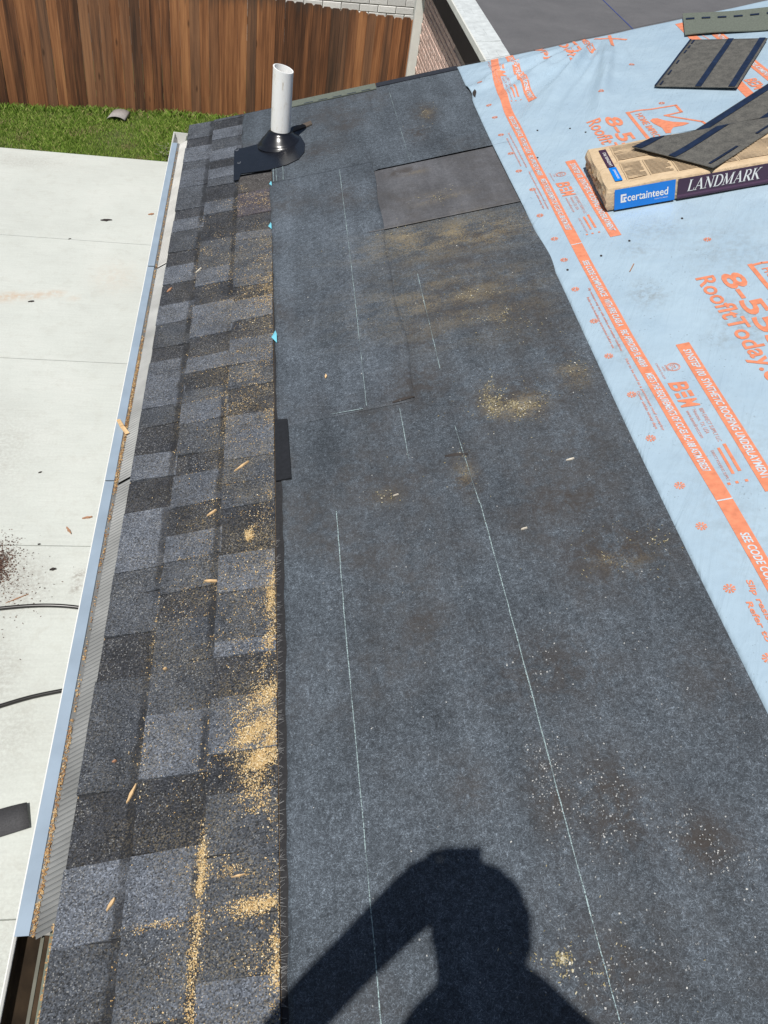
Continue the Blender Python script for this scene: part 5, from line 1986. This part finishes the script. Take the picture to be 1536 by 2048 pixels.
# thin scratches / pine needles on the blue sheet
for (v, u, L, a, lab) in ((1.598, 2.395, .045, 1.0, 'thin brown splinter on the blue sheet below the bundle'),):
    m = MB()
    ca, sa = math.cos(a) * L / 2, math.sin(a) * L / 2
    h = bh(v, u) + .002
    m.hexa([rp(v - ca, u - sa, h), rp(v - ca + .003, u - sa, h), rp(v + ca + .003, u + sa, h), rp(v + ca, u + sa, h), rp(v - ca, u - sa, h + .002), rp(v - ca + .003, u - sa, h + .002), rp(v + ca + .003, u + sa, h + .003), rp(v + ca, u + sa, h + .003)])
    tag(m.build('wood_chip', CHIPRED), lab, 'wood chip')
# nail and small dark bit on the extension roof
chip(3.05, 7.85, .11, .04, .7, CHIPDARK, 'black scrap lying on the low grey extension roof', zr(3.05) + .002, 'debris', .02)


# ------------------------------------------------------------------ the person taking the picture (only the shadow is in view)
def skin_body(name, joints, edges, radii, mat, parent, root, sub=2):
    me = bpy.data.meshes.new(name)
    org = Vector(parent.location)
    me.from_pydata([tuple(Vector(j) - org) for j in joints], edges, [])
    o = bpy.data.objects.new(name, me)
    COL.objects.link(o)
    o.parent = parent
    sk = o.modifiers.new('skin', 'SKIN')
    sk.use_smooth_shade = True
    lay = me.skin_vertices[0] if len(me.skin_vertices) else None
    if lay is None:
        bm = bmesh.new()
        bm.from_mesh(me)
        bm.verts.layers.skin.verify()
        bm.to_mesh(me)
        bm.free()
        lay = me.skin_vertices[0]
    for i, r in enumerate(radii):
        lay.data[i].radius = (r, r) if isinstance(r, (int, float)) else r
        lay.data[i].use_root = (i == root)
    sb = o.modifiers.new('sub', 'SUBSURF')
    sb.levels = sb.render_levels = sub
    return o


CLOTH = simple('dark_blue_shirt', (.05, .07, .12), .85, var=.15, scale=40)
JEANS = simple('jeans', (.06, .08, .13), .9, var=.2, scale=80)
SKIN_M = simple('skin', (.42, .26, .18), .5)
HAIR = simple('brown_hair', (.06, .04, .025), .7, var=.3, scale=120)
SHOE = simple('work_shoe', (.09, .065, .045), .7)
per = empty('person', (.28, -.22, .08), 'person in a dark shirt standing on the felt taking the photograph', 'person')
zf = lambda x: x * math.tan(SL) + .008
J = [(.320, -.24, .98),       # pelvis
     (.325, -.235, 1.16),     # belly
     (.335, -.225, 1.34),     # chest
     (.372, -.205, 1.48),     # upper chest
     (.333, -.178, 1.575),    # neck
     (.315, -.150, 1.66),     # base of the head
     (.306, -.142, 1.735),    # middle of the head
     (.300, -.146, 1.805),    # crown
     (.250, -.255, 1.42),     # left shoulder
     (.070, -.215, 1.40),     # left upper arm
     (.025, -.165, 1.375),    # left elbow
     (.137, -.088, 1.482),     # left forearm
     (.238, -.028, 1.590),    # left wrist
     (.268, -.020, 1.625),    # left palm
     (.490, -.225, 1.48),     # right shoulder
     (.560, -.26, 1.23),      # right elbow
     (.530, -.22, 1.10),      # right forearm
     (.495, -.185, .99),      # right wrist
     (.485, -.17, .92),       # right palm
     (.235, -.24, .93),       # left hip
     (.205, -.20, .50),       # left knee
     (.165, -.25, .13),       # left ankle
     (.405, -.24, .93),       # right hip
     (.405, -.20, .53),       # right knee
     (.405, -.25, .205)]      # right ankle
E_ = [(0, 1), (1, 2), (2, 3), (3, 4), (4, 5), (5, 6), (6, 7), (3, 8), (8, 9), (9, 10), (10, 11), (11, 12), (12, 13), (3, 14), (14, 15), (15, 16), (16, 17), (17, 18), (0, 19), (19, 20), (20, 21), (0, 22), (22, 23), (23, 24)]
RR = [(.15, .11), (.145, .105), (.150, .11), (.112, .10), (.088, .064), .074, .094, .072, .066, .056, .052, .046, .053, .058, .072, .050, .044, .030, .036, .095, .068, .046, .095, .068, .046]
body = skin_body('body', J, E_, RR, CLOTH, per, 0)
# five fingers closed round the phone's edge
fr_ = CAM_R
fu_ = CAM_U
ff_ = CAM_F
ph_c = CAM_P - fr_ * .024 - fu_ * .052 - ff_ * .006
for k, (uu_, ln) in enumerate(((.000, .052), (.019, .058), (.038, .056), (.057, .046))):
    b = ph_c - fr_ * .052 + fu_ * uu_ - ff_ * .006
    js = [tuple(b - fr_ * .012 - ff_ * .012), tuple(b + ff_ * .012), tuple(b + ff_ * .016 + fr_ * ln * .45), tuple(b + ff_ * .013 + fr_ * ln * .8)]
    skin_body('finger', js, [(0, 1), (1, 2), (2, 3)], [.0095, .009, .008, .007], SKIN_M, per, 0, 1)
b = ph_c - fr_ * .046 - fu_ * .005 - ff_ * .012
skin_body('thumb', [tuple(b - fr_ * .012 - fu_ * .01), tuple(b + fr_ * .012 + fu_ * .012), tuple(b + fr_ * .030 + fu_ * .03)], [(0, 1), (1, 2)], [.012, .0105, .009], SKIN_M, per, 0, 1)
# hand between wrist and fingers
skin_body('hand', [J[12], tuple(ph_c - fr_ * .066 - fu_ * .005 - ff_ * .012), tuple(ph_c - fr_ * .062 + fu_ * .058 - ff_ * .010)], [(0, 1), (1, 2)], [.052, (.058, .042), (.050, .036)], SKIN_M, per, 0, 1)
# face and hair
m = MB()
NSg = 18
c = Vector((.303, -.142, 1.752))
for i in range(NSg):
    for j in range(10):
        def hp_(i, j):
            a, t = 2 * math.pi * i / NSg, math.pi * .62 * j / 10
            r = 1.0 + .03 * math.sin(i * 3.1 + j * 2.3)
            return c + Vector((.083 * r * math.sin(t) * math.cos(a), .100 * r * math.sin(t) * math.sin(a) - .008, .112 * r * math.cos(t)))
        if j == 0:
            m.face([hp_(i, 0), hp_(i, 1), hp_(i + 1, 1)])
        else:
            if math.sin(2 * math.pi * (i + .5) / NSg) > .35 and j > 5:
                continue
            m.face([hp_(i, j), hp_(i, j + 1), hp_(i + 1, j + 1), hp_(i + 1, j)])
m.build('hair', HAIR, per, smooth=True, solid=.006)
m = MB()
hd = []
for i in range(16):
    for j in range(12):
        def fp_(i, j):
            a, t = 2 * math.pi * i / 16, math.pi * j / 12
            y = .094 * math.sin(t) * math.sin(a)
            z = .118 * math.cos(t)
            x = .076 * math.sin(t) * math.cos(a) * (1 - .18 * max(0, -z / .118))
            nose = .020 * math.exp(-((x / .014) ** 2 + ((z + .012) / .024) ** 2)) if y > 0 else 0
            chin = .010 * math.exp(-((x / .03) ** 2 + ((z + .085) / .03) ** 2)) if y > 0 else 0
            sock_ = -.008 * (math.exp(-(((x - .03) / .014) ** 2 + ((z - .012) / .012) ** 2)) + math.exp(-(((x + .03) / .014) ** 2 + ((z - .012) / .012) ** 2))) if y > 0 else 0
            return c + Vector((x, y + nose + chin + sock_, z - .012))
        m.face([fp_(i, j), fp_(i, j + 1), fp_(i + 1, j + 1), fp_(i + 1, j)])
m.build('head', SKIN_M, per, smooth=True, weld=True)
for sx in (-1, 1):
    m = MB()
    for i in range(8):
        a, b = i * math.pi / 4, (i + 1) * math.pi / 4
        m.face([c + Vector((sx * .030 + .009 * math.cos(a), .088, .002 + .006 * math.sin(a))), c + Vector((sx * .030 + .009 * math.cos(b), .088, .002 + .006 * math.sin(b))), c + Vector((sx * .030, .092, .002))])
    m.build('eye', LABEL_WHITE, per)
    m = MB()
    for i in range(8):
        a, b = i * math.pi / 4, (i + 1) * math.pi / 4
        m.face([c + Vector((sx * .076, -.005 + .018 * math.cos(a), -.01 + .030 * math.sin(a))), c + Vector((sx * .076, -.005 + .018 * math.cos(b), -.01 + .030 * math.sin(b))), c + Vector((sx * .088, -.012, -.008))])
    m.build('ear', SKIN_M, per)
m = MB()
m.hexa([c + Vector(p) for p in ((-.022, .080, -.062), (.022, .080, -.062), (.018, .092, -.060), (-.018, .092, -.060), (-.022, .080, -.053), (.022, .080, -.053), (.018, .091, -.054), (-.018, .091, -.054))])
m.build('mouth', simple('lips', (.36, .16, .13), .5), per)
# right hand's fingers, loosely curled
for k in range(4):
    x0 = .470 + .011 * k
    skin_body('finger', [(x0, -.178, .93), (x0 - .002, -.165, .875), (x0 - .006, -.15, .842), (x0 - .008, -.158, .822)], [(0, 1), (1, 2), (2, 3)], [.010, .009, .008, .007], SKIN_M, per, 0, 1)
skin_body('thumb', [(.473, -.155, .945), (.457, -.135, .905), (.455, -.13, .872)], [(0, 1), (1, 2)], [.012, .010, .008], SKIN_M, per, 0, 1)
for nm, x_ in (('shoe', .165), ('shoe', .405)):
    m = MB()
    z0 = x_ * math.tan(SL) + .007
    sl = math.tan(SL)

    def sp2(dx, dy, dz):
        return (x_ + dx, -.25 + dy, z0 + dx * sl + dz)
    lo = [(-.042, -.075), (.042, -.075), (.048, .10), (.035, .18), (-.030, .18), (-.048, .10)]
    n = len(lo)
    b_ = [sp2(a, b, 0) for a, b in lo]
    t_ = [sp2(a * .85, b * .9 - .005, .045 if b > .08 else .095) for a, b in lo]
    m.face(b_[::-1])
    m.face(t_)
    for i in range(n):
        j = (i + 1) % n
        m.face([b_[i], b_[j], t_[j], t_[i]])
    m.build(nm, SHOE, per, bevel=.01, smooth=True)
# trousers over the legs
JL = [(.320, -.24, 1.0), (.235, -.24, .93), (.205, -.20, .50), (.165, -.245, .14), (.405, -.24, .93), (.405, -.20, .53), (.405, -.245, .215)]
skin_body('trousers', JL, [(0, 1), (1, 2), (2, 3), (0, 4), (4, 5), (5, 6)], [(.158, .118), .102, .076, .058, .102, .076, .058], JEANS, per, 0)

# the phone in the hand: its lens is where the picture is taken from
phone = empty('smartphone', ph_c, 'black smartphone held up in the left hand of the person', 'phone')
m = MB()
hx, hy, hz = fr_ * .036, fu_ * .0735, ff_ * .004
cc = ph_c
q = [cc - hx - hy - hz, cc + hx - hy - hz, cc + hx + hy - hz, cc - hx + hy - hz, cc - hx - hy + hz, cc + hx - hy + hz, cc + hx + hy + hz, cc - hx + hy + hz]
m.hexa(q)
m.build('phone_body', simple('phone_black', (.02, .02, .022), .3), phone, bevel=.003)
m = MB()
m.face([cc - hx * .94 - hy * .97 - hz * 1.05, cc - hx * .94 + hy * .97 - hz * 1.05, cc + hx * .94 + hy * .97 - hz * 1.05, cc + hx * .94 - hy * .97 - hz * 1.05])
m.build('screen', simple('phone_glass', (.015, .015, .02), .08), phone)
